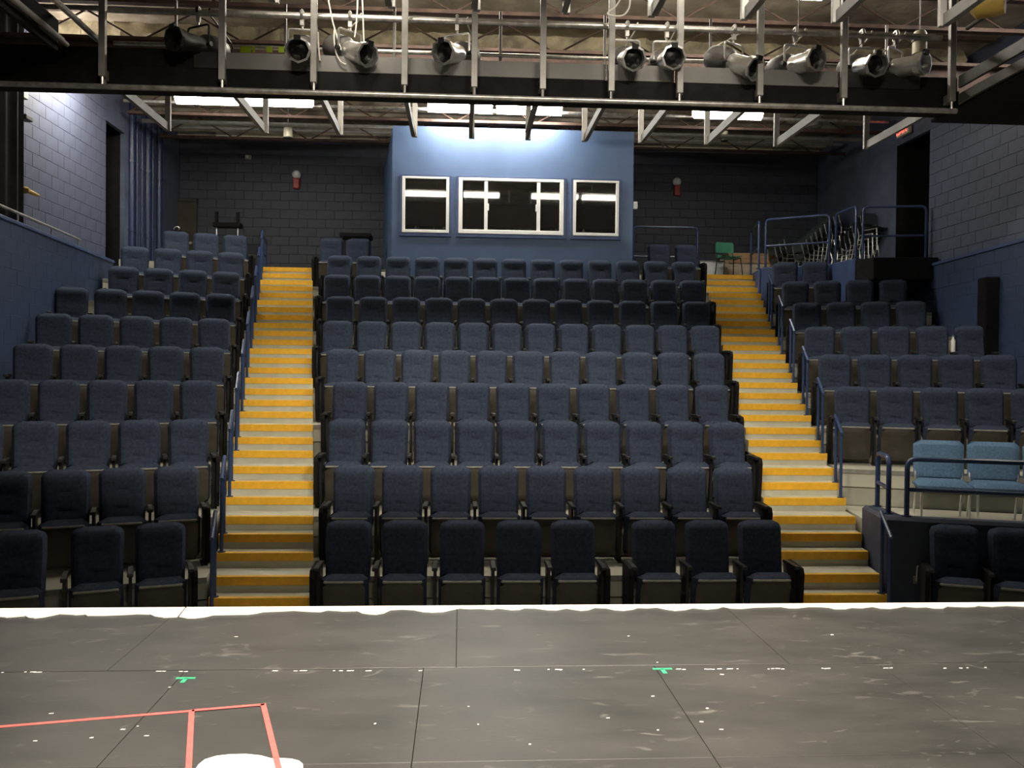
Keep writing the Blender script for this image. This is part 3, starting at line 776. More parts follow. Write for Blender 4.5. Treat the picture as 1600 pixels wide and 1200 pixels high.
for px_, py_, r_, mt in ((153,62,.026,'pipe'), (105,70,.02,'catwalk'), (98,62,.02,'catwalk')):
    q = PY(px_, py_, 7.95)
    m_ = MB(); m_.tube([(q.x-o4.x, 3.4-o4.y, q.z-o4.z), (q.x-o4.x, 7.95-o4.y, q.z-o4.z)], r_, 8); m_.build('side_rail', M[mt], sl, smooth=True)
q = PY(88, 78, 7.9); CB('edge_board', M['blackm'], q.x-.02, q.x+.02, 3.4, 7.9, q.z-.02, q.z+.26, sl, o4)
q = PY(165, 60, 7.9); CB('corner_post', M['catwalk'], q.x-.02, q.x+.02, 7.84, 7.88, 5.0, 7.8, sl, o4)

# ---- profile spotlights
def T(v): return Matrix.Translation(v)
def spotlight(px_, yaw, pitch, label, dark=False, drop=.30):
    x = PY(px_, 45, UPY).x
    t = thing('stage_spotlight', label, 'spotlight', (x, UPY, UPZ), 0, 'profile spotlights on the catwalk pipe')
    sil = M['black'] if dark else M['chrome']
    R = T((0,0,-drop)) @ Matrix.Rotation(yaw, 4, 'Z') @ Matrix.Rotation(pitch, 4, 'X') @ Matrix.Scale(1.12, 4)     # lens looks along -Y
    m_ = MB(); m_.tube(fillet([(0,-.045,.0),(0,-.03,.045),(0,.03,.045),(0,.05,.0),(0,.0,-.06)], .02), .016, 6); m_.build('clamp', sil, t)
    m_ = MB(); m_.box(-.016,.016,-.02,.02,-.085,-.03); m_.tube([(0,0,-.12),(0,0,-.05)], .011, 8); m_.build('clamp_bolt', M['pipe'], t)
    Ry = T((0,0,-drop)) @ Matrix.Rotation(yaw, 4, 'Z')
    m_ = MB(); pts = fillet([(-.125,0,0),(-.125,0,drop-.12),(.125,0,drop-.12),(.125,0,0)], .03); m_.tube([Ry @ Vector(p) for p in pts], .010, 6); m_.build('yoke', sil, t, smooth=True)
    for sx in (-1, 1):
        m_ = MB(); m_.tube([Ry @ Vector((sx*.10,0,0)), Ry @ Vector((sx*.155,0,0))], [.012,.022], 8); m_.build('knob', M['black'], t)
    m_ = MB(); m_.lathe([(.03,.30),(.07,.295),(.105,.25),(.118,.17),(.112,.07),(.085,.03),(.080,.01)], 18, R); m_.build('reflector_housing', M['black'] if dark else M['darksteel'], t, smooth=True)
    m_ = MB(); m_.lathe([(.080,.02),(.078,-.18),(.092,-.19),(.092,-.235),(.083,-.235),(.080,-.20),(.079,-.195)], 18, R); m_.build('lens_barrel', sil, t, smooth=True)
    m_ = MB(); m_.lathe([(.081,-.198),(.06,-.208),(.02,-.214)], 16, R); m_.build('lens', M['lens'], t, smooth=True)
    m_ = MB(); m_.lathe([(.084,-.236),(.100,-.238),(.102,-.262),(.086,-.264),(.084,-.236)], 8, R, False)
    m_.build('gel_frame', sil, t)
    m_ = MB(); m_.box(-.026,.026,-.268,-.236,.07,.108,R); m_.build('frame_notch', M['black'], t)
    m_ = MB(); a = R @ Vector((.0,.30,0)); m_.tube(fillet([a, a+Vector((.02,.08,-.04)), a+Vector((.05,.10,.12)), Vector((.09,.02,.0)), Vector((.10,.0,.05))], .06), .008, 6); m_.build('power_cable', M['cable'] if not dark else M['black'], t)
    m_ = MB(); m_.box(-.045,.045,.20,.275,-.155,-.09,R); m_.build('lamp_cap', M['black'], t, bevel=.01)
    return t
LPOS = ['leftmost','second','third','fourth','fifth','sixth','seventh','eighth','ninth']
spots = [(310,-.5,.10,True),(472,.05,.35,False),(547,.75,.35,False),(714,-.45,.25,False),(980,.05,.30,False),(1042,.0,.22,False),(1147,.55,.45,False),(1243,.35,.12,False),(1347,.05,.25,False),(1400,.6,.10,False)]
for i, (p, yw, pt, dk_) in enumerate(spots):
    lab = ('black profile spotlight, leftmost on the catwalk pipe' if i == 0 else 'silver profile spotlight on the catwalk pipe, %s from the left' % NUM[i])
    spotlight(p, yw, pt, lab, dk_)
# loose white cables hanging on the pipe
def cable(pts, label, name='hanging_cable', r=.007, Y=7.9, m='cable'):
    pts = [PY(a, b_, Y) for a, b_ in pts]
    sm = []
    for i in range(len(pts)-1):
        p0 = pts[max(i-1,0)]; p1 = pts[i]; p2 = pts[i+1]; p3 = pts[min(i+2, len(pts)-1)]
        for k in range(6):
            t = k/6
            sm.append(.5*((2*p1)+(p2-p0)*t+(2*p0-5*p1+4*p2-p3)*t*t+(3*p1-p0-3*p2+p3)*t**3))
    sm.append(pts[-1]); m_ = MB(); m_.tube(sm, r, 6)
    return tag(m_.build(name, M[m], smooth=True), label, 'cable')
cable([(512,-6),(519,30),(523,45),(530,68),(533,78)], 'white cable hanging down to the left of the third spotlight')
cable([(523,44),(522,60),(525,82),(532,96),(541,101)], 'white cable loop sagging under the third spotlight')
cable([(566,-4),(567,20),(568,50),(569,72)], 'white cable falling straight at the right of the third spotlight')
cable([(559,-4),(558,20),(556,45),(554,58)], 'white cable dropping behind the pipe clamp of the third spotlight')
cable([(972,-6),(962,10),(949,21),(962,25),(975,23),(983,12),(985,-4)], 'white cable loop hanging from the top edge over the middle', Y=6.9)
cable([(497,50),(498,75),(500,95)], 'thin white cable behind the post beside the second spotlight')
cable([(1249,-6),(1248,25),(1247,50)], 'thin cable dropping to the eighth spotlight', r=.005)

# ---- lit fluorescent fittings
FT = [(275,372,155,'leftmost lit fluorescent light under the roof'), (382,488,158,'lit fluorescent light, second from the left under the roof'),
      (668,770,168,'lit fluorescent light over the left part of the control booth'), (776,878,171,'lit fluorescent light over the right part of the control booth'),
      (1085,1190,178,'lit fluorescent light right of the control booth')]
FY = (15.6, 15.6, 15.92, 15.92, 15.6)
for (xa_, xb_, yy_, lab), Yf in zip(FT, FY):
    p, q = PY(xa_, yy_, Yf), PY(xb_, yy_, Yf); c = (p+q)/2; L_ = (q.x-p.x)/2; zf = c.z
    t = thing('fluorescent_light', lab, 'ceiling light', (c.x, Yf, zf+.10), 0, 'lit fluorescent lights')
    m_ = MB(); m_.box(-L_, L_, -.17, .17, .0, .05); m_.box(-L_, L_, -.19, -.17, -.05, .05); m_.box(-L_, L_, .17, .19, -.12, .05)
    m_.build('housing', M['white'], t, bevel=.004)
    m_ = MB(); pr = [(-.16,-.005),(-.15,-.08),(-.10,-.16),(0,-.20),(.10,-.16),(.15,-.08),(.16,-.005)]; n = len(pr)
    m_.add([(-L_+.01,a,b_) for a,b_ in pr]+[(L_-.01,a,b_) for a,b_ in pr], [tuple(range(n)), tuple(range(n,2*n))[::-1]]+[(i,i+n,(i+1)%n+n,(i+1)%n) for i in range(n)])
    m_.build('diffuser', M['tubebooth' if Yf > 15.7 else 'tubelit'], t, fixn=True)
    for sx in (-.35, .35):
        m_ = MB(); m_.tube([(sx,0,.05),(sx,0,ZC-zf-.095)], .008, 6); m_.build('stem', M['catwalk'], t)
# row of bare fittings above the catwalk, just over the top of the picture; the right-wall one is added fill
SIDEF = {-5.72: (13.7, 7.16, 'tubeside'), 7.45: (9.9, 7.66, 'tuberight')}  # second entry: unseen fill lamp added to lift the right wall
for xc_, lab in ((-5.72,'fluorescent light under the roof beside the upper left wall'), (7.45,'added unseen fill light under the roof beside the upper right wall'), (-1.0,'fluorescent light over the catwalk, leftmost of the row'), (.35,'fluorescent light over the catwalk, second of the row'), (2.4,'fluorescent light over the catwalk, third of the row'), (3.72,'fluorescent light over the catwalk, rightmost of the row')):
    t = thing('fluorescent_light', lab, 'ceiling light', (xc_, *SIDEF.get(xc_, (10.2, 7.16))[:2]), pi/2 if xc_ in SIDEF else 0, 'fluorescent lights over the catwalk')
    m_ = MB(); m_.box(-.61, .61, -.05, .05, 0, .05); m_.build('housing', M['white'], t, bevel=.004)
    for sy in (-.07, .07):
        m_ = MB(); m_.tube([(-.6, sy, -.05), (.6, sy, -.05)], .045, 10); m_.build('lamp_tube', M[SIDEF[xc_][2] if xc_ in SIDEF else 'tubetop'], t, smooth=True)
    for sx in (-.35, .35):
        m_ = MB(); m_.tube([(sx,0,.05),(sx,0,ZC-t.location.z)], .008, 6); m_.build('stem', M['catwalk'], t)
# unlit strips on the back wall
for xa_, xb_, yy_, lab in ((338,516,213,'long unlit fluorescent strip high at the back left'), (1036,1206,232,'long unlit fluorescent strip high at the back right')):
    p, q = PY(xa_, yy_, 18.6), PY(xb_, yy_, 18.6); c = (p+q)/2; L_ = (q.x-p.x)/2
    t = thing('unlit_strip_light', lab, 'ceiling light', (c.x, 18.6, c.z))
    m_ = MB(); m_.box(-L_, L_, -.06, .06, -.05, .05); m_.build('housing', M['cream'], t, bevel=.01)
    m_ = MB(); m_.tube([(-L_+.06,0,-.07),(L_-.06,0,-.07)], .02, 8); m_.build('lamp_tube', M['white'], t, smooth=True)
    for sx in (-.5, .5):
        m_ = MB(); m_.tube([(sx,0,.05),(sx,0,ZC-c.z)], .01, 6); m_.build('stem', M['catwalk'], t)
for px_, py_, Yc, sc_, lab in ((450,205,17.0,1,'cream can downlight hanging at the back left'), (1132,212,17.0,.8,'cream can downlight hanging at the back right')):
    q = PY(px_, py_, Yc)
    t = thing('can_downlight', lab, 'ceiling light', q)
    m_ = MB(); m_.tube([(0,0,-.12*sc_),(0,0,.12*sc_)], .085*sc_, 14); m_.build('can', M['cream'], t, smooth=True)
    m_ = MB(); m_.tube([(0,0,.12*sc_),(0,0,ZC-q.z)], .01, 6); m_.build('stem', M['catwalk'], t)
    m_ = MB(); m_.tube([(0,0,-.14*sc_),(0,0,-.12*sc_)], .09*sc_, 14); m_.build('rim', M['black'], t)
q = PY(1437, 66, 9.0)
t = thing('house_light', 'cream cylinder house light with black band behind the catwalk at right', 'ceiling light', q)
m_ = MB(); m_.lathe([(.02,.125),(.055,.115),(.073,.08),(.074,.055)], 16, Matrix.Rotation(pi/2, 4, 'X')); m_.build('cap', M['cream'], t, smooth=True)
m_ = MB(); m_.tube([(0,0,.0),(0,0,.055)], .086, 16); m_.build('band', M['black'], t)
m_ = MB(); m_.tube([(0,0,-.125),(0,0,.0)], .074, 16); m_.build('body', M['cream'], t, smooth=True)
m_ = MB(); m_.tube([(0,0,.12),(0,0,1.3)], .006, 6); m_.build('hanging_wire', M['catwalk'], t)
m_ = MB(); m_.lathe([(.12,.30),(.13,.1),(.09,-.05),(.05,-.12)], 14, Matrix.Rotation(-pi/2, 4, 'X')); 
q = PY(1552, 4, 6.6)
t = thing('amber_lamp', 'amber lamp housing at the top right edge', 'spotlight', q)
m_ = MB(); m_.lathe([(.05,.16),(.10,.12),(.11,0),(.10,-.08)], 14, Matrix.Rotation(.9, 4, 'Z')); m_.build('housing', M['soft'], t, smooth=True)
m_ = MB(); m_.tube([(0,0,.1),(0,0,.6)], .012, 6); m_.build('stem', M['catwalk'], t)

# ---- roof joists and pipes
for n_, Yj in enumerate((11.4, 12.75, 14.3, 16.3, 17.9)):
    t = thing('roof_joist', 'red oxide open web roof joist, %s from the stage' % NUM[n_], 'roof joist', (X0, Yj, 7.2))
    L_ = 7.1
    m_ = MB(); m_.box(-L_, L_, -.05, .05, 0, .05); m_.build('chord', M['rust'], t)
    m_ = MB(); m_.box(-L_, L_, -.05, .05, .43, .48); m_.build('chord', M['rust'], t)
    k = 0; x = -L_
    while x < L_-1.2:
        m_ = MB(); m_.tube([(x,0,.03),(x+.75,0,.45)], .014, 6); m_.tube([(x+.75,0,.45),(x+1.5,0,.03)], .014, 6); m_.build('web', M['rust'], t); x += 1.5
gd = MB()
for z0_, z1_, w_ in ((6.12,6.16,.09),(6.16,6.66,.012),(6.66,6.70,.09)): gd.box(-6.15, 8.05, 11.25-w_, 11.25+w_, z0_, z1_)
tag(gd.build('roof_girder', M['rust']), 'dark rusty steel girder crossing the room behind the catwalk', 'girder')
# lumpy sprayed insulation on the face of the beam across the roof
fb = MB(); vs = []; fs = []; nx, nz = 150, 7
for j in range(nz+1):
    for i in range(nx+1):
        x = -6.1+14.1*i/nx; z = 7.14+.61*j/nz
        vs.append((x, 13.45-.10*abs(noise.noise(Vector((x*3.1, z*4.0, .3))))-.07*noise.noise(Vector((x*7.3, z*8, 2))), z))
for j in range(nz):
    for i in range(nx): a = j*(nx+1)+i; fs.append((a, a+1, a+nx+2, a+nx+1))
fb.add(vs, fs); fb.box(-6.1, 8.0, 13.6, 13.8, 7.14, ZC)
tag(fb.build('trim_sprayed_beam', M['foam'], smooth=True), kind='structure')
for Yp, zp, r_, lab, mt in ((13.1,7.02,.035,'grey conduit pipe crossing under the roof behind the catwalk','pipe'), (16.0,7.35,.03,'grey conduit pipe crossing the roof above the control booth','pipe'), (16.9,7.25,.04,'grey sprinkler pipe crossing the roof over the booth','catwalk'), (18.0,7.45,.035,'grey sprinkler pipe near the back wall','catwalk')):
    m_ = MB(); m_.tube([(-6.1,Yp,zp),(8.05,Yp,zp)], r_, 8)
    tag(m_.build('ceiling_pipe', M[mt], smooth=True), lab, 'pipe')
for i, (p, wd) in enumerate(((384,.11),(397,.025),(421,.06),(440,.06),(453,.05),(1207,.09))):
    q = PY(p, 78 if p < 900 else 105, 9.43)
    m_ = MB(); m_.prism([(-wd/2,-.012),(wd/2,-.012),(wd/2,-.008),(-wd/2,-.008)], -.03, .035); m_.prism([(-wd/2,-.012),(wd*.3,-.012),(wd*.3,.05),(-wd/2,.05)], .031, .035)
    o = m_.build('hi_vis_tape', M['yellow_green']); o.location = q
    tag(o, ('yellow-green marker tape on the far catwalk rail, %s from the left' % NUM[i]), 'tape', 'marker tapes on the far rail')

# ------------------------------------------------------------------ fittings on the walls
for px_, py_, lab in ((463,281,'red fire alarm with white strobe on the back left wall'), (1058,292,'red fire alarm with white strobe on the back right wall')):
    q = PY(px_, py_, YB-.07)
    t = thing('fire_alarm', lab, 'fire alarm', q)
    m_ = MB(); m_.box(-.07,.07,-.04,.05,-.2,.04); m_.build('horn', M['red'], t, bevel=.015)
    m_ = MB(); m_.lathe([(.095,.05),(.10,.0),(.07,-.05),(.03,-.07)], 12, T((0,0,.12))); m_.build('strobe', M['board_white'], t, smooth=True)
q = PX(1412, 203, WX[1]-.05)
t = thing('exit_sign', 'red lit EXIT sign above the right doorway', 'exit sign', (WX[1]-.03, q.y, q.z))
m_ = MB(); m_.box(-.05,.03,-.21,.21,-.10,.10); m_.build('housing', M['cream'], t, bevel=.01)
cu_ = bpy.data.curves.new('exit_text', 'FONT'); cu_.body = 'EXIT'; cu_.size = .2; cu_.extrude = .004; cu_.align_x = 'CENTER'; cu_.align_y = 'CENTER'
to = bpy.data.objects.new('tmp', cu_); COL.objects.link(to); bpy.context.view_layer.update()
me = bpy.data.meshes.new_from_object(to.evaluated_get(bpy.context.evaluated_depsgraph_get())); bpy.data.objects.remove(to)
me.materials.clear(); me.materials.append(M['exit_red'])
Rt = Matrix(((0,0,-1,0),(-1,0,0,0),(0,1,0,0),(0,0,0,1)))
obj('letters', me, t, T((-.056,0,0)) @ Rt)
q = PY(987, 321, BY+.3)
t = thing('switch_plate', 'white switch box on the right corner of the control booth', 'switch', (BXR+.12, BY+.3, q.z))
m_ = MB(); m_.box(-.06,.02,-.03,.03,-.07,.07); m_.build('plate', M['white'], t, bevel=.004)
m_ = MB(); m_.box(.0,.028,-.01,.01,-.02,.02); m_.build('toggle', M['cream'], t)
q = PY(388, 246, YB-.05)
t = thing('emergency_light', 'small grey box light on the back left wall', 'wall light', q)
m_ = MB(); m_.box(-.07,.07,-.05,.04,-.05,.05); m_.build('case', M['catwalk'], t, bevel=.01)
m_ = MB(); m_.lathe([(.03,-.05),(.035,-.09)], 10); m_.build('lamp_head', M['cream'], t)
q = PY(1272, 192, 16.6)
t = thing('ceiling_speaker', 'small grey dome speaker under the roof at right', 'speaker', q)
m_ = MB(); m_.lathe([(.03,.1),(.15,.08),(.17,.0),(.12,-.06),(.04,-.09)], 14, Matrix.Rotation(-pi/2,4,'X')); m_.build('dome', M['catwalk'], t, smooth=True)
m_ = MB(); m_.tube([(0,0,.08),(0,0,ZC-q.z)], .012, 6); m_.build('stem', M['catwalk'], t)
# brass wall lamp with its conduit and clamp on the left wall
x = WX[-1]
q = PX(37, 297, x+.05)
t = thing('pipe_fitting', 'brass pipe fitting low on the lit left wall', 'pipe fitting', (x+.03, q.y, q.z))
m_ = MB(); m_.lathe([(.05,.02),(.05,-.05),(.03,-.1)], 12, Matrix.Rotation(pi/2,4,'Z')); m_.build('flange', M['soft'], t, smooth=True)
m_ = MB(); m_.tube([(.06,0,0),(.10,.08,-.02),(.12,.22,-.03)], [.03,.03,.02], 10); m_.build('spout', M['soft'], t, smooth=True)
p1, p2 = PX(36,140,x+.05), PX(31,300,x+.05)
t = thing('conduit', 'thin dark conduit down the lit left wall', 'conduit', (x+.04, p1.y, p1.z))
m_ = MB(); m_.tube([(0,0,0),(0,p2.y-p1.y,p2.z-p1.z)], .018, 8); m_.build('tube', M['black'], t, smooth=True)
m_ = MB(); qq = PX(37,184,x+.05); m_.box(-.03,.09,-.07,.13,qq.z-p1.z-.035,qq.z-p1.z+.035); m_.build('clamp', M['black'], t, bevel=.01)
m_ = MB(); qq = PX(38,143,x+.05); m_.box(-.03,.04,-.04,.10,-.12,.03); m_.build('junction_box', M['catwalk'], t, bevel=.01)
# rail pipe along the left ledge
pa, pb = Vector((lowwall(-1,10.4)-.03,10.4,4.60)), Vector((lowwall(-1,14.35)-.03,14.35,4.60))
t = thing('ledge_rail', 'thin grey pipe rail along the left wall ledge', 'pipe', pa)
m_ = MB(); m_.tube([(0,0,0), pb-pa], .02, 8); m_.build('tube', M['catwalk'], t, smooth=True)
for f_ in (.1,.4,.7,.98):
    v = (pb-pa)*f_; m_ = MB(); m_.tube([v, v+Vector((0,0,-.13))], .012, 6); m_.build('bracket', M['catwalk'], t)
# black drape on the left ledge
dr = MB(); n = 26; vs = []; fs = []
for i in range(n+1):
    yy = 10.0+2.38*i/n; xx = lowwall(-1, yy)-.12+.03*sin(i*1.7)
    vs += [(xx,yy,4.49),(xx,yy,7.4),(xx-.02,yy,4.49),(xx-.02,yy,7.4)]
for i in range(n):
    a = 4*i; fs += [(a,a+4,a+5,a+1),(a+2,a+3,a+7,a+6),(a+1,a+5,a+7,a+3),(a,a+2,a+6,a+4)]
fs += [(0,1,3,2),(4*n,4*n+2,4*n+3,4*n+1)]
dr.add(vs, fs); tag(dr.build('black_drape', M['curtain'], smooth=True), 'black drape hanging over the left wall ledge at the picture edge', 'curtain')
# vertical ducts at the back of the left wall
for i, (px_, Yd, rd) in enumerate(((205,16.75,.06),(213,17.05,.045),(221,17.35,.045),(230,17.6,.075),(238,17.9,.045),(248,18.25,.075))):
    xx = PY(px_, 300, Yd).x
    t = thing('vertical_duct', 'dark blue vertical pipe at the back left wall, %s from the left' % NUM[i], 'pipe', (xx, Yd, Z10), 0, 'vertical pipes at the back left')
    m_ = MB(); m_.tube([(0,0,0),(0,0,ZC-Z10-.07)], rd, 14); m_.build('tube', M['navy'], t, smooth=True)
    for z_ in (.6, 1.9):
        m_ = MB(); m_.tube([(0,0,z_),(0,0,z_+.03)], rd+.012, 14); m_.build('collar', M['navy'], t)
# dark pilaster on the right lower wall
yy = 12.35
t = MB(); n = Vector((-1, .085)).normalized(); dd = Vector((.085, 1)).normalized(); c = Vector((lowwall(1,yy), yy))
t.prism([tuple(c-dd*.13), tuple(c+dd*.13), tuple(c+dd*.13+n*.2), tuple(c-dd*.13+n*.2)], 1.8, 4.0)
tag(t.build('dark_pilaster', M['curtain'], bevel=.015), 'dark narrow upright box against the right lower wall', 'wall box')

# ------------------------------------------------------------------ furniture at the back
# brown door at the back left
p, q = PY(254,312,YB-.04), PY(286,312,YB-.04)
t = bpy.data.objects.new('door_1', None); COL.objects.link(t); t.location = (p.x, YB-.04, Z10); tag(t, kind='structure')
m_ = MB(); Wd = max(q.x-p.x, .75); m_.box(.05,Wd-.05,-.02,.03,.01,1.72); dl = m_.build('door_leaf', M['brown'], t, bevel=.006)
m_ = MB(); m_.box(0,.05,-.04,.03,0,1.78); m_.box(Wd-.05,Wd,-.04,.03,0,1.78); m_.box(.05,Wd-.05,-.04,.03,1.72,1.78); m_.build('door_frame', M['brown'], t)
m_ = MB(); m_.tube([(Wd-.12,-.02,.8),(Wd-.12,-.07,.8)], .03, 10); m_.build('door_knob', M['pipe'], dl)
# black stand frame
q = PY(355, 352, 18.6)
t = thing('equipment_stand', 'black equipment stand with two uprights behind the rearmost left seats', 'stand', (q.x, 18.6, Z10))
zt_ = q.z-Z10
m_ = MB(); m_.box(-.27,.30,-.12,.12,zt_-.05,zt_+.04); m_.build('shelf', M['blackm'], t, bevel=.008)
for sx in (-.22,.22):
    m_ = MB(); m_.box(sx-.03,sx+.03,-.03,.03,zt_+.04,zt_+.28); m_.build('upright', M['blackm'], t)
    m_ = MB(); m_.tube([(sx,0,0),(sx,0,zt_-.05)], .014, 8); m_.build('leg', M['chrome'], t, smooth=True)
    m_ = MB(); m_.box(sx-.03,sx+.03,-.25,.25,0,.03); m_.build('foot', M['black'], t)
# small shiny clip standing behind the top-left seat
A_ = sideA(-1, rowY(9)); q_ = A_+sided(-1)*(.435+1.06); q = Vector((q_.x-.0, q_.y+.05, RR*9+1.045))
t = thing('headphones', 'small shiny headset on top of the rearmost left seat', 'headphones', q)
m_ = MB(); m_.tube([(.05*cos(a*pi/8),0,.02+.04*sin(a*pi/8)) for a in range(9)], .010, 6); m_.build('headband', M['chrome'], t, smooth=True)
for sx in (-1,1):
    m_ = MB(); m_.tube([(sx*.035,0,0),(sx*.055,0,0)], .022, 10); m_.build('ear_cup', M['black'], t)
# black folding table / stand left of the booth
pa, pb = PY(533,369,17.9), PY(581,372,17.9); c = (pa+pb)/2
t = thing('folding_table', 'small black table with thin legs left of the control booth', 'table', (c.x, 17.9, Z10)); zt_ = c.z-Z10; L_ = (pb.x-pa.x)/2
m_ = MB(); m_.box(-L_,L_,-.25,.25,zt_-.03,zt_+.05); m_.build('table_top', M['blackm'], t, bevel=.01)
for sx in (-1,1):
    for sy in (-1,1):
        m_ = MB(); m_.tube([(sx*(L_-.05),sy*.2,0),(sx*(L_-.05),sy*.2,zt_-.03)], .014, 6); m_.build('leg', M['black'], t)
# wooden counter, green chair and whiteboard at the head of the right stairs
pa, pb = PY(1138,395,18.6), PY(1190,398,18.6)
t = thing('wooden_counter', 'tan wooden counter at the head of the right stairs', 'counter', (pa.x, 18.6, Z10)); hh = pa.z-Z10; Wd = 1.35
m_ = MB(); m_.box(0,Wd,0,.6,hh-.03,hh); m_.box(-.0,Wd,-.02,.0,hh-.22,hh); m_.build('counter_top', M['wood'], t, bevel=.006)
m_ = MB(); m_.box(.02,Wd-.02,.02,.58,0,hh-.03); m_.build('cabinet', M['woodlight'], t)
m_ = MB(); m_.prism([(-.22,-.15),(.02,.0),(.02,.04),(-.22,-.11)], 0, hh-.08); m_.build('end_flap', M['woodlight'], t)
def small_chair(name, label, loc, rz, shellm, framem, cat='chair', group=None):
    t = thing(name, label, cat, loc, rz, group)
    sh = MB(); n = 8
    prof = [(-.20,.445),(-.17,.455),(0,.44),(.14,.43),(.19,.455),(.215,.52)]
    vs = []
    for (y_, z_) in prof:
        for i in range(n+1):
            u = -1+2*i/n; vs.append((u*.20, y_, z_+.02*u*u))
    fs = [(j*(n+1)+i, j*(n+1)+i+1, (j+1)*(n+1)+i+1, (j+1)*(n+1)+i) for j in range(len(prof)-1) for i in range(n)]
    K = len(vs); vs += [(a, b_, c_-.012) for a, b_, c_ in vs]; fs += [tuple(K+i for i in f)[::-1] for f in fs]
    sh.add(vs, fs); sh.build('seat', shellm, t, smooth=True)
    bk = MB(); vs = []
    for j, z_ in enumerate((.58,.68,.76,.80)):
        for i in range(n+1):
            u = -1+2*i/n; hw = .20 if j < 3 else .175; vs.append((u*hw, .235+.05*(z_-.58)-.03*u*u*-1*-1, z_))
    fs = [(j*(n+1)+i, j*(n+1)+i+1, (j+1)*(n+1)+i+1, (j+1)*(n+1)+i) for j in range(3) for i in range(n)]
    K = len(vs); vs += [(a, b_+.014, c_) for a, b_, c_ in vs]; fs += [tuple(K+i for i in f)[::-1] for f in fs]
    bk.add(vs, fs); bk.build('backrest', shellm, t, smooth=True)
    for sx in (-1, 1):
        m_ = MB(); m_.tube([(sx*.18,-.16,.43),(sx*.215,-.21,0)], .011, 6); m_.build('leg', framem, t, smooth=True)
        m_ = MB(); m_.tube(fillet([(sx*.215,.24,0),(sx*.185,.17,.43),(sx*.18,.235,.62),(sx*.17,.255,.74)], .06), .011, 6); m_.build('leg', framem, t, smooth=True)
        m_ = MB(); m_.tube([(sx*.18,-.17,.425),(sx*.185,.17,.425)], .010, 6); m_.build('side_bar', framem, t)
    return t
q = PY(1140,430,17.7)
small_chair('green_chair', 'green plastic chair with metal legs in front of the counter', (q.x, 17.75, Z10), .15, M['green'], M['black'])
pa = PY(1094,409,18.2); pb = PY(1122,432,18.2)
t = thing('whiteboard', 'low white board on legs right of the rear guard rail', 'whiteboard', (pa.x, 18.2, Z10)); Wd = pb.x-pa.x+.1
m_ = MB(); m_.box(0,Wd,-.01,.01,.06,pa.z-Z10); m_.build('panel', M['board_white'], t)
m_ = MB(); m_.box(-.01,Wd+.01,-.02,.02,pa.z-Z10,pa.z-Z10+.025); m_.build('frame', M['trim'], t)
for sx in (.05, Wd-.05):
    m_ = MB(); m_.box(sx-.015,sx+.015,-.15,.15,0,.06); m_.build('foot', M['black'], t)
# stacked chairs
proto = small_chair('stacking_chair', '', (0,0,0), 0, M['greyplastic'], M['chrome'])
first = True
def place_stack(px_, Ys, rz, n_, label, grp, lean_=0, z0=0):
    global first
    base = PY(px_, 400, Ys)
    for i in range(n_):
        o = proto if first else copy_tree(proto)
        first = False
        o.location = (base.x+.105*i*sin(-rz)*-1, Ys-.105*i*cos(rz), Z10+z0+.085*i)
        o.rotation_euler = (lean_,0,rz)
        tag(o, label % NUM[i], 'chair', grp)
place_stack(1262, 17.75, radians(100), 9, 'chrome legged chair in the left stack on the right landing, %s from the bottom', 'left stack of chrome chairs')
place_stack(1316, 17.6, radians(60), 7, 'chrome legged chair in the middle stack on the right landing, %s from the bottom', 'middle stack of chrome chairs')
place_stack(1338, 16.9, radians(20), 6, 'chrome legged chair in the right stack on the right landing, %s from the bottom', 'right stack of chrome chairs')
place_stack(1222, 18.3, radians(95), 3, 'chrome legged chair in the low stack beside the counter, %s from the bottom', 'low stack of chrome chairs')

# ---- light blue linked chairs on the wheelchair platform
LB = {}
cu1 = cushion(.54,.46,.05,.42,.05,groove=False,nx=12,nz=10); shear(cu1,.12,.40)
LB['backrest'] = cu1.mesh('backrest', M['lightblue'], smooth=True, fixn=True)
sm_ = MB(); nx, ny = 10, 8; vs = []
for j in range(ny+1):
    for i in range(nx+1):
        u = -1+2*i/nx; v = -1+2*j/ny; f_ = max(0,1-abs(u)**8)**.5*max(0,1-abs(v)**6)**.5
        vs.append((u*.275, v*.24-.22, .40+.055*f_))
K = len(vs); vs += [(a,b_,.80-c_-.03) for a,b_,c_ in vs]
fs = []
for j in range(ny):
    for i in range(nx):
        a = j*(nx+1)+i; fs.append((a,a+1,a+nx+2,a+nx+1)); fs.append((K+a,K+a+nx+1,K+a+nx+2,K+a+1))
for i in range(nx):
    fs.append((i,K+i,K+i+1,i+1)); a = ny*(nx+1)+i; fs.append((a,a+1,K+a+1,K+a))
for j in range(ny):
    a = j*(nx+1); fs.append((a,a+nx+1,K+a+nx+1,K+a)); a = a+nx; fs.append((a,K+a,K+a+nx+1,a+nx+1))
sm_.add(vs, fs); LB['seat'] = sm_.mesh('seat', M['lightblue'], smooth=True, fixn=True)
fm = MB(); fm.box(-.25,.25,-.44,-.02,.315,.345); LB['seat_base'] = fm.mesh('seat_base', M['shell'], bevel=.01)
for nm, pts in (('leg_front', [(0,-.43,0),(0,-.43,.33)]), ('leg_back', [(0,.10,0),(0,-.02,.33),(0,.0,.5),(0,.04,.62)])):
    m_ = MB(); m_.tube(pts, .013, 8); LB[nm] = m_.mesh('leg', M['chrome'], smooth=True)
lk = MB(); lk.box(-.03,.03,-.03,.02,.44,.50); LB['link'] = lk.mesh('link_plate', M['trim'])
R3 = sideA(1, nose(1)); 
cpos = []
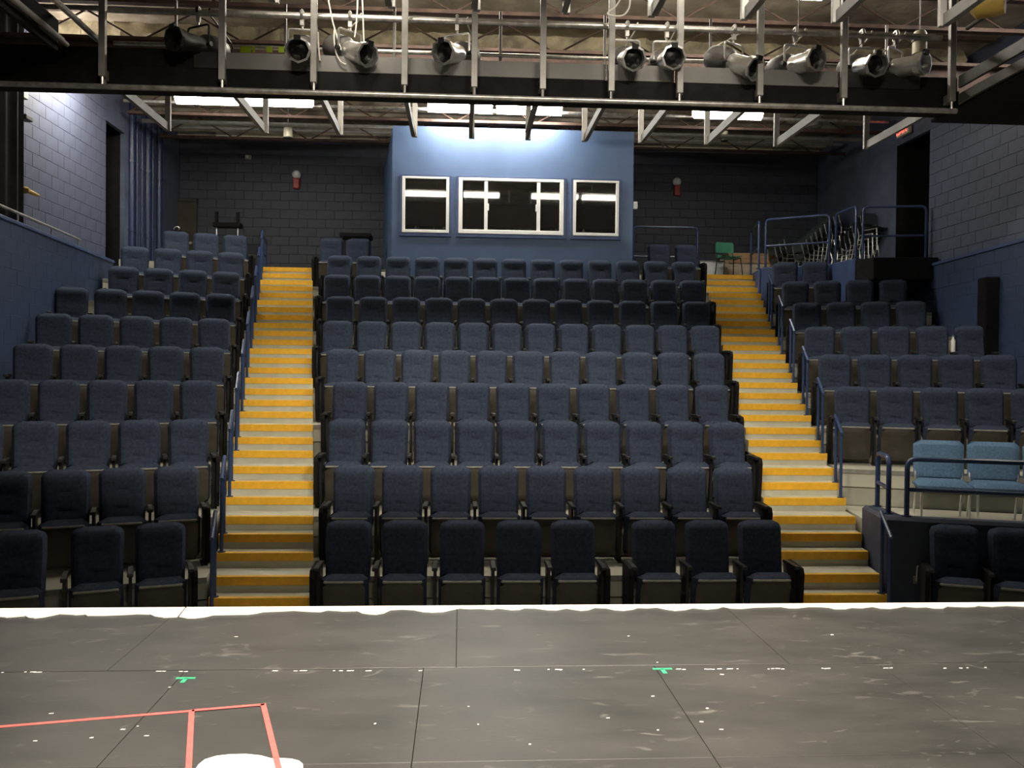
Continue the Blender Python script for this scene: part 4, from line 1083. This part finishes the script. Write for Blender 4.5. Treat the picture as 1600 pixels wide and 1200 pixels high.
for i, (lab, s) in enumerate((('left', .92),('middle', 1.49),('right', 2.06))):
    p = sideA(1, nose(2)) + sided(1)*s + nb*.36
    t = thing('linked_chair', 'light blue upholstered linked chair on the wheelchair platform, %s one' % lab, 'chair', (p.x, p.y, 2*RR), -TH, 'light blue linked chairs')
    for nm in ('backrest','seat','seat_base'): obj(nm, LB[nm], t)
    for sx in (-.245,.245):
        obj('leg', LB['leg_front'], t, T((sx,0,0))); obj('leg', LB['leg_back'], t, T((sx,0,0)))
    obj('link_plate', LB['link'], t, T((.285,0,-.02)))
hk = thing('door_hook', 'small bright metal hook on the front of the kerb wall', 'hook', (0,0,0))
hq = Vector((A.x, A.y))+sided(1)*.33-nb*.045
hk.location = (hq.x, hq.y, .42)
m_ = MB(); m_.tube(fillet([(0,0,0),(0,-.02,.0),(0,-.03,.16),(.03,-.03,.16),(.03,-.03,.02)], .02), .008, 6); m_.build('hook_bar', M['chrome'], hk)
m_ = MB(); m_.box(-.02,.02,-.004,.012,-.03,.05); m_.build('back_plate', M['trim'], hk)
# small white things
q = PY(1481,538,0.1+sideA(1,rowY(4)).y-1.0)
A_ = sideA(1, rowY(5)) + sided(1)*(.40+.53*3.5)
t = thing('bottle', 'white bottle standing between two seats of the right block', 'bottle', (A_.x, A_.y-.02, RR*5+.635))
m_ = MB(); m_.lathe([(.03,0),(.032,.17),(.015,.2),(.015,.225)], 12, Matrix.Rotation(pi/2,4,'X')); m_.build('bottle_body', M['white'], t, smooth=True)
m_ = MB(); m_.tube([(0,0,.225),(0,0,.25)], .018, 10); m_.build('cap', M['trim'], t)
for px_, py_, lab in ((597,431,'white wall plate at the foot of the booth wall, left one'), (998,436,'white wall plate at the foot of the booth wall, right one')):
    q = PY(px_, py_, BY-.03)
    t = thing('outlet_plate', lab, 'outlet', (q.x, nose(9)-.018 if False else BY-.012, q.z))
    m_ = MB(); m_.box(-.05,.05,-.012,.012,-.07,.07); m_.build('plate', M['white'], t, bevel=.004)
    m_ = MB(); m_.box(-.02,.02,-.016,-.01,.01,.045); m_.box(-.02,.02,-.016,-.01,-.045,-.01); m_.build('socket', M['cream'], t)
